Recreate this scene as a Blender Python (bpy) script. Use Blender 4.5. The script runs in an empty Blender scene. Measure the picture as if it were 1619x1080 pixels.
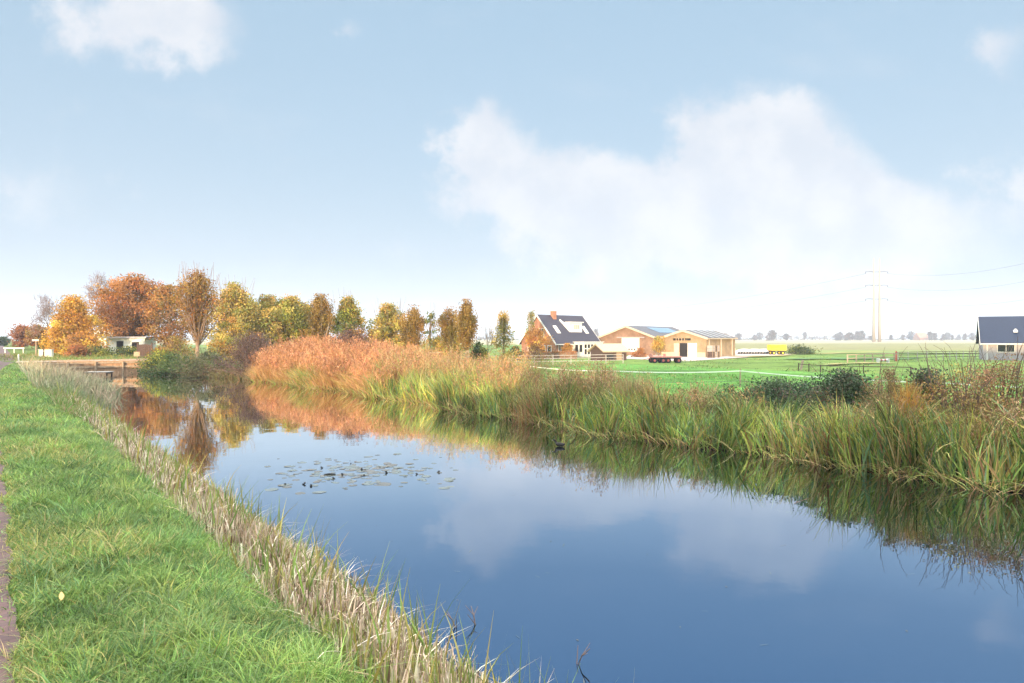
import bpy, math
import numpy as np
from mathutils import Vector, Matrix
R = math.radians
scene = bpy.context.scene
col = scene.collection
rng = np.random.default_rng(11)

# ---------------------------------------------------------------- camera
CAM_Z, FPX, CX, HY = 1.7, 1079.3, 809.5, 535.0
cam_d = bpy.data.cameras.new("camera")
cam = bpy.data.objects.new("camera", cam_d)
col.objects.link(cam)
cam.location = (0, 0, CAM_Z)
cam.rotation_euler = (R(90), 0, 0)
cam_d.sensor_width = 36.0
cam_d.lens = 24.0
cam_d.shift_y = -5.0 / 1619.0
cam_d.clip_start = 0.05
cam_d.clip_end = 20000
scene.camera = cam

# ---------------------------------------------------------------- exposure
scene.view_settings.view_transform = 'Standard'
scene.view_settings.look = 'None'
scene.view_settings.gamma = 1.0
scene.view_settings.exposure = 1.9
scene.cycles.volume_bounces = 0
scene.cycles.max_bounces = 8
scene.cycles.transparent_max_bounces = 8
scene.cycles.caustics_reflective = False
scene.cycles.caustics_refractive = False

# ---------------------------------------------------------------- sun
SUN_EL = R(5.0)
LH = np.array([0.22, 0.975]); LH = LH / np.linalg.norm(LH)
sun_d = bpy.data.lights.new("sun", 'SUN')
sun_d.energy = 3.8
sun_d.angle = R(0.5)
sun_d.color = (1.0, 0.70, 0.42)
sun = bpy.data.objects.new("sun", sun_d)
col.objects.link(sun)
ldir = Vector((LH[0] * math.cos(SUN_EL), LH[1] * math.cos(SUN_EL), -math.sin(SUN_EL)))
sun.rotation_euler = ldir.to_track_quat('-Z', 'Y').to_euler()
sun.location = (0, -50, 60)

# ---------------------------------------------------------------- world: sky with clouds
world = bpy.data.worlds.new("World")
scene.world = world
world.use_nodes = True
nt = world.node_tree
nt.nodes.clear()
def N(t, **kw):
    n = nt.nodes.new(t)
    for k, v in kw.items():
        setattr(n, k, v)
    return n
def setin(s, v):
    if isinstance(v, (int, float, tuple)):
        s.default_value = v
    else:
        nt.links.new(v, s)
def M(op, a, b=None, clamp=False):
    n = N('ShaderNodeMath', operation=op); n.use_clamp = clamp
    for i, v in enumerate((a, b)):
        if v is not None:
            setin(n.inputs[i], v)
    return n.outputs[0]
def VM(op, a, b=None):
    n = N('ShaderNodeVectorMath', operation=op)
    for i, v in enumerate((a, b)):
        if v is not None:
            setin(n.inputs[i], v)
    return n.outputs[0] if op not in ('LENGTH', 'DISTANCE') else n.outputs['Value']
def MR(v, a, b, c=0.0, d=1.0):
    n = N('ShaderNodeMapRange', interpolation_type='SMOOTHSTEP')
    for i, x in enumerate((v, a, b, c, d)):
        setin(n.inputs[i], x)
    return n.outputs[0]
def MIX(f, a, b):
    n = N('ShaderNodeMix', data_type='RGBA')
    setin(n.inputs[0], f); setin(n.inputs[6], a); setin(n.inputs[7], b)
    return n.outputs[2]
tc = N('ShaderNodeTexCoord')
sep = N('ShaderNodeSeparateXYZ'); nt.links.new(tc.outputs['Generated'], sep.inputs[0])
dx, dy, dz = sep.outputs
sky = N('ShaderNodeTexSky', sky_type='NISHITA', sun_disc=False)
sky.sun_elevation = SUN_EL
sky.sun_rotation = math.atan2(-LH[0], -LH[1])
sky.altitude = 0
sky.air_density = 1.0
sky.dust_density = 0.6
sky.ozone_density = 2.0
up = M('MAXIMUM', dz, 0.0)
skyc = sky.outputs[0]
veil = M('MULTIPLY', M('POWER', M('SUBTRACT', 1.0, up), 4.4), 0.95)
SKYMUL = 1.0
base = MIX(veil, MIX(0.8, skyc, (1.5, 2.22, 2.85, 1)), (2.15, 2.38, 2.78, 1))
# cloud bank in the southern half of the sky, laid out by direction
dyc = M('MAXIMUM', M('ABSOLUTE', dy), 0.06)
comb = N('ShaderNodeCombineXYZ')
nt.links.new(M('DIVIDE', dx, dyc), comb.inputs[0])
nt.links.new(M('DIVIDE', dz, dyc), comb.inputs[1])
p0 = comb.outputs[0]
def noise(vec, scale, detail, rough=0.55):
    n = N('ShaderNodeTexNoise'); n.inputs['Scale'].default_value = scale
    n.inputs['Detail'].default_value = detail; n.inputs['Roughness'].default_value = rough
    nt.links.new(vec, n.inputs['Vector']); return n
nz = noise(p0, 6.5, 9.0, 0.62)
pw = VM('ADD', p0, VM('MULTIPLY', VM('SUBTRACT', nz.outputs['Color'], (0.5, 0.5, 0.5)), (0.23, 0.15, 0.0)))
def blob(px, py, rx, ry, amp):
    c = ((px - CX) / FPX, (HY - py) / FPX, 0)
    d = VM('MULTIPLY', VM('SUBTRACT', pw, c), (FPX / rx, FPX / ry, 0))
    return M('MULTIPLY', M('SUBTRACT', 1.0, VM('LENGTH', d), True), amp)
blobs = [(225, 35, 180, 85, 1.3), (300, 60, 95, 60, .7), (555, 35, 45, 28, .5), (755, 225, 95, 70, 1.3),
         (830, 300, 190, 100, 1.3), (980, 330, 250, 120, 1.2), (1165, 215, 150, 105, 1.4), (1235, 265, 180, 120, 1.3),
         (1230, 340, 330, 120, 1.3), (1420, 380, 200, 95, 1.0), (1600, 300, 90, 90, 1.0), (1590, 80, 85, 55, .65),
         (40, 310, 130, 80, .5), (1100, 420, 560, 80, .6), (200, 290, 80, 40, .3)]
acc = None
for b in blobs:
    v = blob(*b)
    acc = v if acc is None else M('ADD', acc, v)
fine = noise(p0, 13.0, 9.0, 0.62)
cm = MR(M('ADD', acc, M('MULTIPLY', M('SUBTRACT', fine.outputs['Fac'], 0.5), 1.1)), 0.08, 0.9)
wisps = MR(noise(VM('MULTIPLY', p0, (1.0, 2.6, 0.0)), 3.0, 6.0).outputs['Fac'], 0.52, 0.85, 0.0, 0.28)
cm = M('MAXIMUM', cm, wisps)
cshade = MR(noise(p0, 9.0, 8.0).outputs['Fac'], 0.35, 0.65)
ccol = MIX(cshade, (2.6, 2.78, 3.08, 1), (3.12, 3.18, 3.32, 1))
final = MIX(M('MULTIPLY', cm, 0.93), base, ccol)
# sun-side glow, plus brightness added to the sky overhead to lift the near grass
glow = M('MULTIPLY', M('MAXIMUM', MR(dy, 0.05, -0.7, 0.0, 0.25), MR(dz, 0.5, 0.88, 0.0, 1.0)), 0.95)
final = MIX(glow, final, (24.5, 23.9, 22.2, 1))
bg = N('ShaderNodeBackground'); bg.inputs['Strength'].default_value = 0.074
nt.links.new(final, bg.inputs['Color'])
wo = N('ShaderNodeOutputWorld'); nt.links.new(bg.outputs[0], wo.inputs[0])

# ---------------------------------------------------------------- helpers
def at(px, D):
    return ((px - CX) * D / FPX, D)
def zat(py, D):
    return CAM_Z - (py - HY) * D / FPX
DU = np.array([-0.6025, 0.7981]); DV = np.array([0.7981, 0.6025])     # along the canal / across it
def uv2xy(u, v):
    return u * DU[0] + v * DV[0], u * DU[1] + v * DV[1]
def xy2uv(x, y):
    return x * DU[0] + y * DU[1], x * DV[0] + y * DV[1]
def vfar(u):
    return np.interp(u, [-1e4, 3, 8, 12, 20, 28, 36, 42, 47, 54, 1e4], [13.5, 13.5, 12.9, 12.6, 12.7, 12.9, 12.5, 12.2, 11.1, 9.4, 9.4]) + .22 * np.sin(u * .9) + .14 * np.sin(u * 2.3 + 1)
def hz(u, v):
    u = np.asarray(u, float); v = np.asarray(v, float)
    near = np.interp(v, [-1e4, .75, 1.25, 2.13, 2.75, 3.3, 4.2], [0, 0, -.1, -.48, -.88, -1.3, -1.7])
    far = np.interp(v - vfar(u), [-1.2, -.3, 0, .5, 1.4, 3.2, 8], [-1.7, -1.2, -.78, -.58, -.45, -.45, -1.4])
    can = np.where(v < 6, near, far)
    land = np.interp(v, [-1e4, 9.6, 14, 22], [0, 0, -.3, -1.4])
    z = np.where(u > 57.0, land, can)
    z = z + .025 * np.sin(u * 1.7 + v * .8) * np.sin(v * 2.1 - u * .3) * np.clip((v - .2) * 3, 0, 1) * (v < 12)
    z = z + .06 * np.sin(u * .13) * np.sin(v * .11) * (v > 22)
    return z
def hxy(x, y):
    u, v = xy2uv(np.asarray(x, float), np.asarray(y, float))
    return hz(u, v)

def tag(o, label=None, cat=None, group=None, kind=None):
    if label: o['label'] = label
    if cat: o['category'] = cat
    if group: o['group'] = group
    if kind: o['kind'] = kind
    return o
def thing(name, label, cat, loc=(0, 0, 0), rz=0.0, group=None):
    o = bpy.data.objects.new(name, None); col.objects.link(o)
    o.location = loc; o.rotation_euler = (0, 0, rz); o.empty_display_size = .2
    return tag(o, label, cat, group)
def copy_tree(o, parent=None):
    c = o.copy(); col.objects.link(c); c.parent = parent
    for ch in list(o.children):
        copy_tree(ch, c)
    return c

class MB:
    def __init__(s): s.v = []; s.f = []
    def poly(s, pts):
        n = len(s.v); s.v += [tuple(p) for p in pts]; s.f.append(tuple(range(n, n + len(pts)))); return s
    def box(s, c, d, rz=0.0, rx=0.0, ry=0.0):
        m = Matrix.Translation(c) @ Matrix.Rotation(rz, 4, 'Z') @ Matrix.Rotation(ry, 4, 'Y') @ Matrix.Rotation(rx, 4, 'X')
        n = len(s.v)
        for x in (-.5, .5):
            for y in (-.5, .5):
                for z in (-.5, .5):
                    s.v.append(tuple(m @ Vector((x * d[0], y * d[1], z * d[2]))))
        for q in ((0, 1, 3, 2), (4, 6, 7, 5), (0, 4, 5, 1), (2, 3, 7, 6), (0, 2, 6, 4), (1, 5, 7, 3)):
            s.f.append(tuple(n + i for i in q))
        return s
    def prism(s, A, B):                        # two matching outlines joined by side faces
        n = len(s.v); k = len(A); s.v += [tuple(p) for p in A] + [tuple(p) for p in B]
        s.f.append(tuple(n + i for i in range(k))[::-1]); s.f.append(tuple(n + k + i for i in range(k)))
        for i in range(k):
            j = (i + 1) % k; s.f.append((n + i, n + j, n + k + j, n + k + i))
        return s
    def tube(s, pts, rad, k=6, cap=True):
        pts = [Vector(p) for p in pts]; n = len(s.v)
        if isinstance(rad, (int, float)): rad = [rad] * len(pts)
        for i, p in enumerate(pts):
            d = (pts[min(i + 1, len(pts) - 1)] - pts[max(i - 1, 0)])
            d = d.normalized() if d.length > 1e-9 else Vector((0, 0, 1))
            a = d.cross(Vector((0, 0, 1)) if abs(d.z) < .9 else Vector((1, 0, 0))).normalized(); b = d.cross(a)
            for j in range(k):
                t = 2 * math.pi * j / k
                s.v.append(tuple(p + (a * math.cos(t) + b * math.sin(t)) * rad[i]))
        for i in range(len(pts) - 1):
            for j in range(k):
                j2 = (j + 1) % k
                s.f.append((n + i * k + j, n + i * k + j2, n + (i + 1) * k + j2, n + (i + 1) * k + j))
        if cap:
            s.f.append(tuple(n + j for j in range(k))[::-1]); s.f.append(tuple(n + (len(pts) - 1) * k + j for j in range(k)))
        return s
    def build(s, name, mat, parent=None, smooth=False):
        me = bpy.data.meshes.new(name); me.from_pydata(s.v, [], s.f)
        if mat: me.materials.append(mat)
        me.update()
        if smooth: me.polygons.foreach_set('use_smooth', [True] * len(me.polygons))
        o = bpy.data.objects.new(name, me); col.objects.link(o); o.parent = parent
        return o
def npmesh(name, V, F, C, mat, parent=None):
    me = bpy.data.meshes.new(name)
    V = np.asarray(V, np.float32); F = np.asarray(F, np.int32)
    me.vertices.add(len(V)); me.vertices.foreach_set('co', V.ravel())
    me.loops.add(F.size); me.loops.foreach_set('vertex_index', F.ravel())
    me.polygons.add(len(F)); me.polygons.foreach_set('loop_start', np.arange(0, F.size, F.shape[1], dtype=np.int32))
    me.update(calc_edges=True)
    if C is not None:
        ca = me.color_attributes.new('Col', 'FLOAT_COLOR', 'POINT')
        c4 = np.ones((len(V), 4), np.float32); c4[:, :3] = C
        ca.data.foreach_set('color', c4.ravel())
    if mat: me.materials.append(mat)
    o = bpy.data.objects.new(name, me); col.objects.link(o); o.parent = parent
    return o
def bladearr(b, h, w, az, lean, curl, C, segs=3, tipw=.08):
    n = len(b); fa = rng.uniform(0, math.pi, n)
    sd = np.stack([np.cos(fa), np.sin(fa), np.zeros(n)], 1); ld = np.stack([np.cos(az), np.sin(az), np.zeros(n)], 1)
    V = np.zeros((n, segs + 1, 2, 3))
    for s in range(segs + 1):
        t = s / segs
        p = b + ld * (h * (lean * t + curl * t ** 2.2))[:, None]
        p[:, 2] += h * t * (1 - .45 * np.minimum(curl, 1.3) * t * t - .2 * lean * t)
        ww = w * (1 - (1 - tipw) * t ** 1.6) * (.75 + .5 * math.sin(math.pi * min(t * 1.3, 1)))
        V[:, s, 0] = p - sd * (ww / 2)[:, None]; V[:, s, 1] = p + sd * (ww / 2)[:, None]
    k = 2 * (segs + 1); base = np.arange(n)[:, None] * k
    F = np.concatenate([base + np.array([[2 * s, 2 * s + 1, 2 * s + 3, 2 * s + 2]]) for s in range(segs)], 0)
    return V.reshape(-1, 3), F, np.repeat(C, k, 0)
def leafarr(c, L, W, C, axis=None, spread=1.0):
    n = len(c); a = rng.normal(size=(n, 3)) * spread
    if axis is not None: a = a + axis
    a /= np.linalg.norm(a, axis=1)[:, None]
    b = np.cross(a, rng.normal(size=(n, 3))); b /= np.linalg.norm(b, axis=1)[:, None]
    L = np.broadcast_to(L, (n,)); W = np.broadcast_to(W, (n,))
    V = np.stack([c - a * (L / 2)[:, None], c + b * (W / 2)[:, None] - a * (L * .08)[:, None], c + a * (L / 2)[:, None], c - b * (W / 2)[:, None] - a * (L * .08)[:, None]], 1)
    F = np.arange(n * 4).reshape(n, 4)
    return V.reshape(-1, 3), F, np.repeat(C, 4, 0)
def joinarr(parts):
    V, F, C, o = [], [], [], 0
    for v, f, c in parts:
        V.append(v); F.append(f + o); C.append(c); o += len(v)
    return np.concatenate(V), np.concatenate(F), np.concatenate(C)
def pal(colors, n, jit=.18, weights=None):
    c = np.array(colors, float); i = rng.choice(len(c), n, p=weights)
    return np.clip(c[i] * rng.uniform(1 - jit, 1 + jit, (n, 1)) * rng.uniform(1 - jit * .4, 1 + jit * .4, (n, 3)), 0, .9)

# ---------------------------------------------------------------- materials
def mat(name, c, rough=.7, nscale=0, namt=.25, c2=None, bump=0.0, metal=0.0, spec=.4):
    m = bpy.data.materials.new(name); m.use_nodes = True; t = m.node_tree; b = t.nodes['Principled BSDF']
    b.inputs['Base Color'].default_value = (*c, 1); b.inputs['Roughness'].default_value = rough
    b.inputs['Metallic'].default_value = metal; b.inputs['Specular IOR Level'].default_value = spec
    if nscale:
        tcn = t.nodes.new('ShaderNodeTexCoord'); n = t.nodes.new('ShaderNodeTexNoise')
        n.inputs['Scale'].default_value = nscale; n.inputs['Detail'].default_value = 6; n.inputs['Roughness'].default_value = .65
        t.links.new(tcn.outputs['Object'], n.inputs['Vector'])
        r = t.nodes.new('ShaderNodeValToRGB'); r.color_ramp.elements[0].position = .3; r.color_ramp.elements[1].position = .7
        d = c2 or tuple(x * (1 - namt) for x in c); r.color_ramp.elements[0].color = (*d, 1)
        r.color_ramp.elements[1].color = (*(tuple(min(1, x * (1 + namt * .6)) for x in c) if not c2 else c), 1)
        t.links.new(n.outputs['Fac'], r.inputs['Fac']); t.links.new(r.outputs[0], b.inputs['Base Color'])
        if bump:
            bp = t.nodes.new('ShaderNodeBump'); bp.inputs['Strength'].default_value = bump; bp.inputs['Distance'].default_value = .02
            t.links.new(n.outputs['Fac'], bp.inputs['Height']); t.links.new(bp.outputs[0], b.inputs['Normal'])
    return m
def mat_leaf(name, trans=.3, rough=.55, spec=.25):
    m = bpy.data.materials.new(name); m.use_nodes = True; t = m.node_tree; b = t.nodes['Principled BSDF']
    a = t.nodes.new('ShaderNodeAttribute'); a.attribute_name = 'Col'
    t.links.new(a.outputs['Color'], b.inputs['Base Color']); b.inputs['Roughness'].default_value = rough
    b.inputs['Specular IOR Level'].default_value = spec
    tr = t.nodes.new('ShaderNodeBsdfTranslucent'); t.links.new(a.outputs['Color'], tr.inputs['Color'])
    mx = t.nodes.new('ShaderNodeMixShader'); mx.inputs[0].default_value = trans
    t.links.new(b.outputs[0], mx.inputs[1]); t.links.new(tr.outputs[0], mx.inputs[2])
    t.links.new(mx.outputs[0], t.nodes['Material Output'].inputs['Surface'])
    return m
def mat_brick(name, c1, c2, mortar):
    m = mat(name, c1, .8); t = m.node_tree
    tcn = t.nodes.new('ShaderNodeTexCoord'); mp = t.nodes.new('ShaderNodeVectorMath'); mp.operation = 'MULTIPLY'
    sx = t.nodes.new('ShaderNodeSeparateXYZ'); cx = t.nodes.new('ShaderNodeCombineXYZ'); ad = t.nodes.new('ShaderNodeMath')
    t.links.new(tcn.outputs['Object'], sx.inputs[0]); t.links.new(sx.outputs[0], ad.inputs[0]); t.links.new(sx.outputs[1], ad.inputs[1])
    t.links.new(ad.outputs[0], cx.inputs[0]); t.links.new(sx.outputs[2], cx.inputs[1])
    br = t.nodes.new('ShaderNodeTexBrick'); br.inputs['Scale'].default_value = 4.0
    br.inputs['Color1'].default_value = (*c1, 1); br.inputs['Color2'].default_value = (*c2, 1); br.inputs['Mortar'].default_value = (*mortar, 1)
    br.inputs['Mortar Size'].default_value = .015
    t.links.new(cx.outputs[0], br.inputs['Vector']); n = t.nodes.new('ShaderNodeTexNoise'); n.inputs['Scale'].default_value = .7; n.inputs['Detail'].default_value = 8; n.inputs['Roughness'].default_value = .7
    t.links.new(tcn.outputs['Object'], n.inputs['Vector'])
    r = t.nodes.new('ShaderNodeMapRange'); r.inputs[1].default_value = .35; r.inputs[2].default_value = .65; r.inputs[3].default_value = .68; r.inputs[4].default_value = 1.2
    t.links.new(n.outputs['Fac'], r.inputs[0])
    mx = t.nodes.new('ShaderNodeMix'); mx.data_type = 'RGBA'; mx.blend_type = 'MULTIPLY'; mx.inputs[0].default_value = 1
    t.links.new(br.outputs['Color'], mx.inputs[6]); t.links.new(r.outputs[0], mx.inputs[7]); t.links.new(mx.outputs[2], t.nodes['Principled BSDF'].inputs['Base Color'])
    t.nodes.remove(mp)
    return m
M_leaf = mat_leaf('foliage', .35)
M_grass = mat_leaf('grass', .35, .5, .3)
M_reed = mat_leaf('reed', .12, .6, .2)
M_bark = mat('bark', (.20, .15, .11), .9, 6, .4)
M_barkpale = mat('bark_pale', (.34, .27, .20), .9, 6, .35)
M_twig = mat('twig', (.16, .11, .095), .9, 5, .3)
M_wood = mat('weathered_wood', (.33, .25, .17), .85, 9, .35)
M_woodgrey = mat('grey_wood', (.36, .35, .34), .85, 9, .3)
M_wooddark = mat('dark_wood', (.075, .045, .035), .8, 9, .3)
M_white = mat('white_paint', (.56, .56, .55), .5, 8, .08)
M_brick = mat_brick('orange_brick', (.36, .155, .085), (.30, .125, .07), (.32, .25, .20))
M_brickred = mat_brick('barn_brick', (.23, .135, .082), (.19, .11, .07), (.23, .18, .14))
M_brickyel = mat_brick('yellow_brick', (.29, .21, .115), (.255, .185, .10), (.27, .22, .16))
M_slate = mat('dark_tiles', (.034, .033, .052), .6, 5, .25, bump=.3, spec=.2)
M_slateblue = mat('blue_tiles', (.012, .021, .05), .6, 5, .2, bump=.3, spec=.2)
M_barnroof = mat('grey_sheet_roof', (.075, .075, .09), .55, 3, .25)
M_lightroof = mat('roof_light', (.28, .31, .34), .4, 3, .1)
M_glass = mat('dark_glass', (.015, .017, .02), .08, spec=.8)
M_solar = mat('solar_glass', (.12, .21, .33), .3, 2, .15)
M_dark = mat('dark_opening', (.012, .011, .011), .8)
M_tan = mat('tan_roof', (.36, .29, .21), .8, 5, .2)
M_concrete = mat('concrete', (.42, .34, .31), .85, 1.2, .2)
M_plinth = mat('pale_plinth', (.46, .39, .30), .85, 2, .2)
M_red = mat('red_paint', (.42, .10, .08), .55, 6, .3)
M_yellow = mat('yellow_paint', (.78, .55, .03), .5, 5, .12)
M_rubber = mat('rubber', (.02, .02, .02), .8)
M_greypaint = mat('grey_cladding', (.33, .31, .33), .7, 6, .15)
M_tape = mat('white_tape', (.78, .78, .76), .6)
M_wire = mat('wire', (.10, .11, .13), .6)
M_pylon = mat('pylon_white', (.24, .225, .19), .7)
M_insul = mat('insulator', (.07, .07, .07), .5)

M_whitebright = mat('bright_white_paint', (.82, .82, .80), .5, 8, .06)

# ================================================================ THE SETTING
def mat_ground():
    m = bpy.data.materials.new('ground'); m.use_nodes = True; t = m.node_tree; b = t.nodes['Principled BSDF']
    a = t.nodes.new('ShaderNodeAttribute'); a.attribute_name = 'Col'
    tcn = t.nodes.new('ShaderNodeTexCoord'); out = a.outputs['Color']
    for sc, lo, hi, dist in ((.12, .62, 1.35, 1.5), (1.3, .66, 1.3, .5), (14, .7, 1.3, 0)):
        n = t.nodes.new('ShaderNodeTexNoise'); n.inputs['Scale'].default_value = sc; n.inputs['Detail'].default_value = 5
        n.inputs['Distortion'].default_value = dist
        t.links.new(tcn.outputs['Object'], n.inputs['Vector'])
        r = t.nodes.new('ShaderNodeMapRange'); r.inputs[1].default_value = .3; r.inputs[2].default_value = .7
        r.inputs[3].default_value = lo; r.inputs[4].default_value = hi
        t.links.new(n.outputs['Fac'], r.inputs[0])
        mx = t.nodes.new('ShaderNodeMix'); mx.data_type = 'RGBA'; mx.blend_type = 'MULTIPLY'; mx.inputs[0].default_value = 1
        t.links.new(out, mx.inputs[6]); t.links.new(r.outputs[0], mx.inputs[7]); out = mx.outputs[2]
    t.links.new(out, b.inputs['Base Color']); b.inputs['Roughness'].default_value = .9; b.inputs['Specular IOR Level'].default_value = .1
    bp = t.nodes.new('ShaderNodeBump'); bp.inputs['Strength'].default_value = .8; bp.inputs['Distance'].default_value = .08
    t.links.new(n.outputs['Fac'], bp.inputs['Height']); t.links.new(bp.outputs[0], b.inputs['Normal'])
    return m
M_ground = mat_ground()
us = np.concatenate([[-3000, -1200, -500, -200, -100, -60, -40, -30], np.arange(-24, 56.9, .5), [56.95, 57.05, 58, 60, 63],
                     np.arange(66, 140, 4), [150, 170, 200, 260, 350, 500, 800, 1300, 2000, 3000]])
vs = np.concatenate([[-3000, -1200, -500, -200, -90, -50, -30, -15, -8, -4, -2.5, -1], np.arange(0, 22.01, .2), np.arange(23, 60, 1.5),
                     np.arange(62, 140, 4), [150, 170, 200, 260, 350, 500, 800, 1300, 2000, 3000]])
U, W_ = np.meshgrid(us, vs, indexing='ij')
Z = hz(U, W_); X, Y = uv2xy(U, W_)
gV = np.stack([X, Y, Z], -1).reshape(-1, 3)
nu, nv = len(us), len(vs)
ii = (np.arange(nu - 1)[:, None] * nv + np.arange(nv - 1)[None]).ravel()
gF = np.stack([ii, ii + nv, ii + nv + 1, ii + 1], 1)
GRASS = np.array([.085, .13, .035]); MUD = np.array([.018, .014, .009]); FIELD = np.array([.095, .215, .045])
gC = np.zeros((nu, nv, 3)) + FIELD
gC[W_ < 1.75] = GRASS
rel = W_ - vfar(U)
gC[(W_ > 1.65) & (rel < 1.2)] = MUD
gC[(rel >= 1.2) & (rel < 4)] = (.07, .08, .03)
gC[(U > 57)] = (.10, .14, .035)
gC[(W_ > 60)] = (.12, .19, .045)
ground = npmesh('ground', gV, gF, gC.reshape(-1, 3), M_ground); tag(ground, kind='structure')
ground.data.polygons.foreach_set('use_smooth', [True] * len(ground.data.polygons))

def sheet(name, pts, m, lift=.004, sub=1):
    mb = MB(); n = len(pts)
    mb.poly([(x, y, float(hxy(x, y)) + lift) for x, y in pts]); o = mb.build(name, m); tag(o, kind='structure'); return o
def field(name, D0, D1, p0, p1, c, lift=.05, nscale=.15, amt=.25, c2=None):
    m = mat(name + '_soil', c, .9, nscale, amt, c2)
    mb = MB(); mb.poly([(*at(p, D), -1.4 + .06 + lift) for p, D in ((p0, D0), (p1, D0), (p1, D1), (p0, D1))])
    tag(mb.build(name, m), kind='structure')
# far fields, one sheet above the next
field('stubble_field', 330, 2600, -2500, 4000, (.30, .27, .15), .02, .02, .2)
field('ploughed_field', 172, 420, 1000, 2100, (.17, .17, .065), .06, .08, .3)
field('rough_grass_field', 138, 172, 1180, 2100, (.15, .20, .05), .05, .2, .3)
def strip(name, label_px, c, seed):
    # irregular band of dry mown grass lying on the pasture
    p0, p1, D0, D1, wd = label_px; k = 26; A = []; Bq = []
    for i in range(k):
        t = i / (k - 1); D = D0 + (D1 - D0) * t + 1.3 * math.sin(7 * t + seed); hw = wd * min(1, 5 * t, 5 * (1 - t)) * (1 + .4 * math.sin(17 * t + seed)) + .05
        A.append((*at(p0 + (p1 - p0) * t, D - hw), -1.4 + .13)); Bq.append((*at(p0 + (p1 - p0) * t, D + hw), -1.4 + .13))
    mb = MB()
    for i in range(k - 1): mb.poly([A[i], A[i + 1], Bq[i + 1], Bq[i]])
    tag(mb.build(name, mat(name + '_blades', c, .9, .8, .4)), kind='structure')
strip('dry_grass_strip', (1150, 1262, 112, 122, 2.4), (.30, .25, .085), 1)
strip('dry_grass_strip', (1262, 1420, 128, 160, 3.0), (.27, .25, .08), 2)
strip('dry_grass_strip', (1290, 1420, 80, 84, 1.6), (.25, .23, .075), 4)
strip('dark_grass_strip', (1230, 1470, 100, 104, 3.5), (.075, .17, .04), 6)
# water
def mat_water():
    m = bpy.data.materials.new('canal_water'); m.use_nodes = True; t = m.node_tree; t.nodes.remove(t.nodes['Principled BSDF'])
    g = t.nodes.new('ShaderNodeBsdfGlossy'); g.inputs['Roughness'].default_value = .015
    # reflectance of still dark canal water: weak and blue looking down, nearly complete at grazing angles
    lw = t.nodes.new('ShaderNodeLayerWeight'); lw.inputs['Blend'].default_value = .5
    cr = t.nodes.new('ShaderNodeValToRGB'); e = cr.color_ramp.elements
    e[0].position = .40; e[0].color = (.13, .22, .36, 1); e[1].position = .95; e[1].color = (.96, .97, .98, 1)
    for p_, c_ in ((.55, (.20, .305, .46, 1)), (.68, (.27, .37, .51, 1)), (.76, (.42, .51, .63, 1)), (.85, (.78, .83, .88, 1))):
        q_ = e.new(p_); q_.color = c_
    t.links.new(lw.outputs['Facing'], cr.inputs[0])
    t.links.new(cr.outputs[0], g.inputs['Color'])
    tcn = t.nodes.new('ShaderNodeTexCoord'); prev = None
    for sc, st, dist in ((1.3, .02, .012), (5.0, .012, .002)):
        n = t.nodes.new('ShaderNodeTexNoise'); n.inputs['Scale'].default_value = sc; n.inputs['Detail'].default_value = 3
        t.links.new(tcn.outputs['Object'], n.inputs['Vector'])
        bp = t.nodes.new('ShaderNodeBump'); bp.inputs['Strength'].default_value = st; bp.inputs['Distance'].default_value = dist * 10
        t.links.new(n.outputs['Fac'], bp.inputs['Height'])
        if prev: t.links.new(prev, bp.inputs['Normal'])
        prev = bp.outputs[0]
    t.links.new(prev, g.inputs['Normal'])
    t.links.new(g.outputs[0], t.nodes['Material Output'].inputs['Surface'])
    return m
WZ = -.8
wpts = [uv2xy(u, v) for u, v in ((-60, 1.8), (-60, 15), (57.0, 15), (57.0, 1.8))]
tag(MB().poly([(x, y, WZ) for x, y in wpts]).build('water', mat_water()), kind='structure')
# footpath of reddish bricks along the verge
def edge(u):
    return np.interp(u, [-40, 2, 8, 14, 20, 32, 40, 48, 60, 70, 140], [.09, .09, .08, .04, -.04, -.05, .05, .3, .95, 1.2, 1.2]) + .02 * np.sin(u * 4.1) + .015 * np.sin(u * 9.7)
def mat_path():
    m = mat('path_bricks', (.11, .07, .07), .85, 9, .3); t = m.node_tree; b = t.nodes['Principled BSDF']
    tcn = t.nodes.new('ShaderNodeTexCoord'); mp = t.nodes.new('ShaderNodeMapping'); mp.inputs['Rotation'].default_value = (0, 0, R(-37)); mp.inputs['Scale'].default_value = (5, 5, 5)
    br = t.nodes.new('ShaderNodeTexBrick'); br.inputs['Scale'].default_value = 1
    br.inputs['Color1'].default_value = (.115, .068, .066, 1); br.inputs['Color2'].default_value = (.085, .055, .06, 1); br.inputs['Mortar'].default_value = (.045, .035, .033, 1)
    br.inputs['Mortar Size'].default_value = .012
    t.links.new(tcn.outputs['Object'], mp.inputs[0]); t.links.new(mp.outputs[0], br.inputs['Vector'])
    n = t.nodes.new('ShaderNodeTexNoise'); n.inputs['Scale'].default_value = 2.5; n.inputs['Detail'].default_value = 8
    t.links.new(tcn.outputs['Object'], n.inputs['Vector'])
    r = t.nodes.new('ShaderNodeMapRange'); r.inputs[1].default_value = .3; r.inputs[2].default_value = .7; r.inputs[3].default_value = .65; r.inputs[4].default_value = 1.3
    t.links.new(n.outputs['Fac'], r.inputs[0])
    mx = t.nodes.new('ShaderNodeMix'); mx.data_type = 'RGBA'; mx.blend_type = 'MULTIPLY'; mx.inputs[0].default_value = 1
    t.links.new(br.outputs['Color'], mx.inputs[6]); t.links.new(r.outputs[0], mx.inputs[7]); t.links.new(mx.outputs[2], b.inputs['Base Color'])
    return m
eu = np.concatenate([np.arange(-20, 70, .25), np.arange(70, 260, 5)])
pv = []
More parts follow.
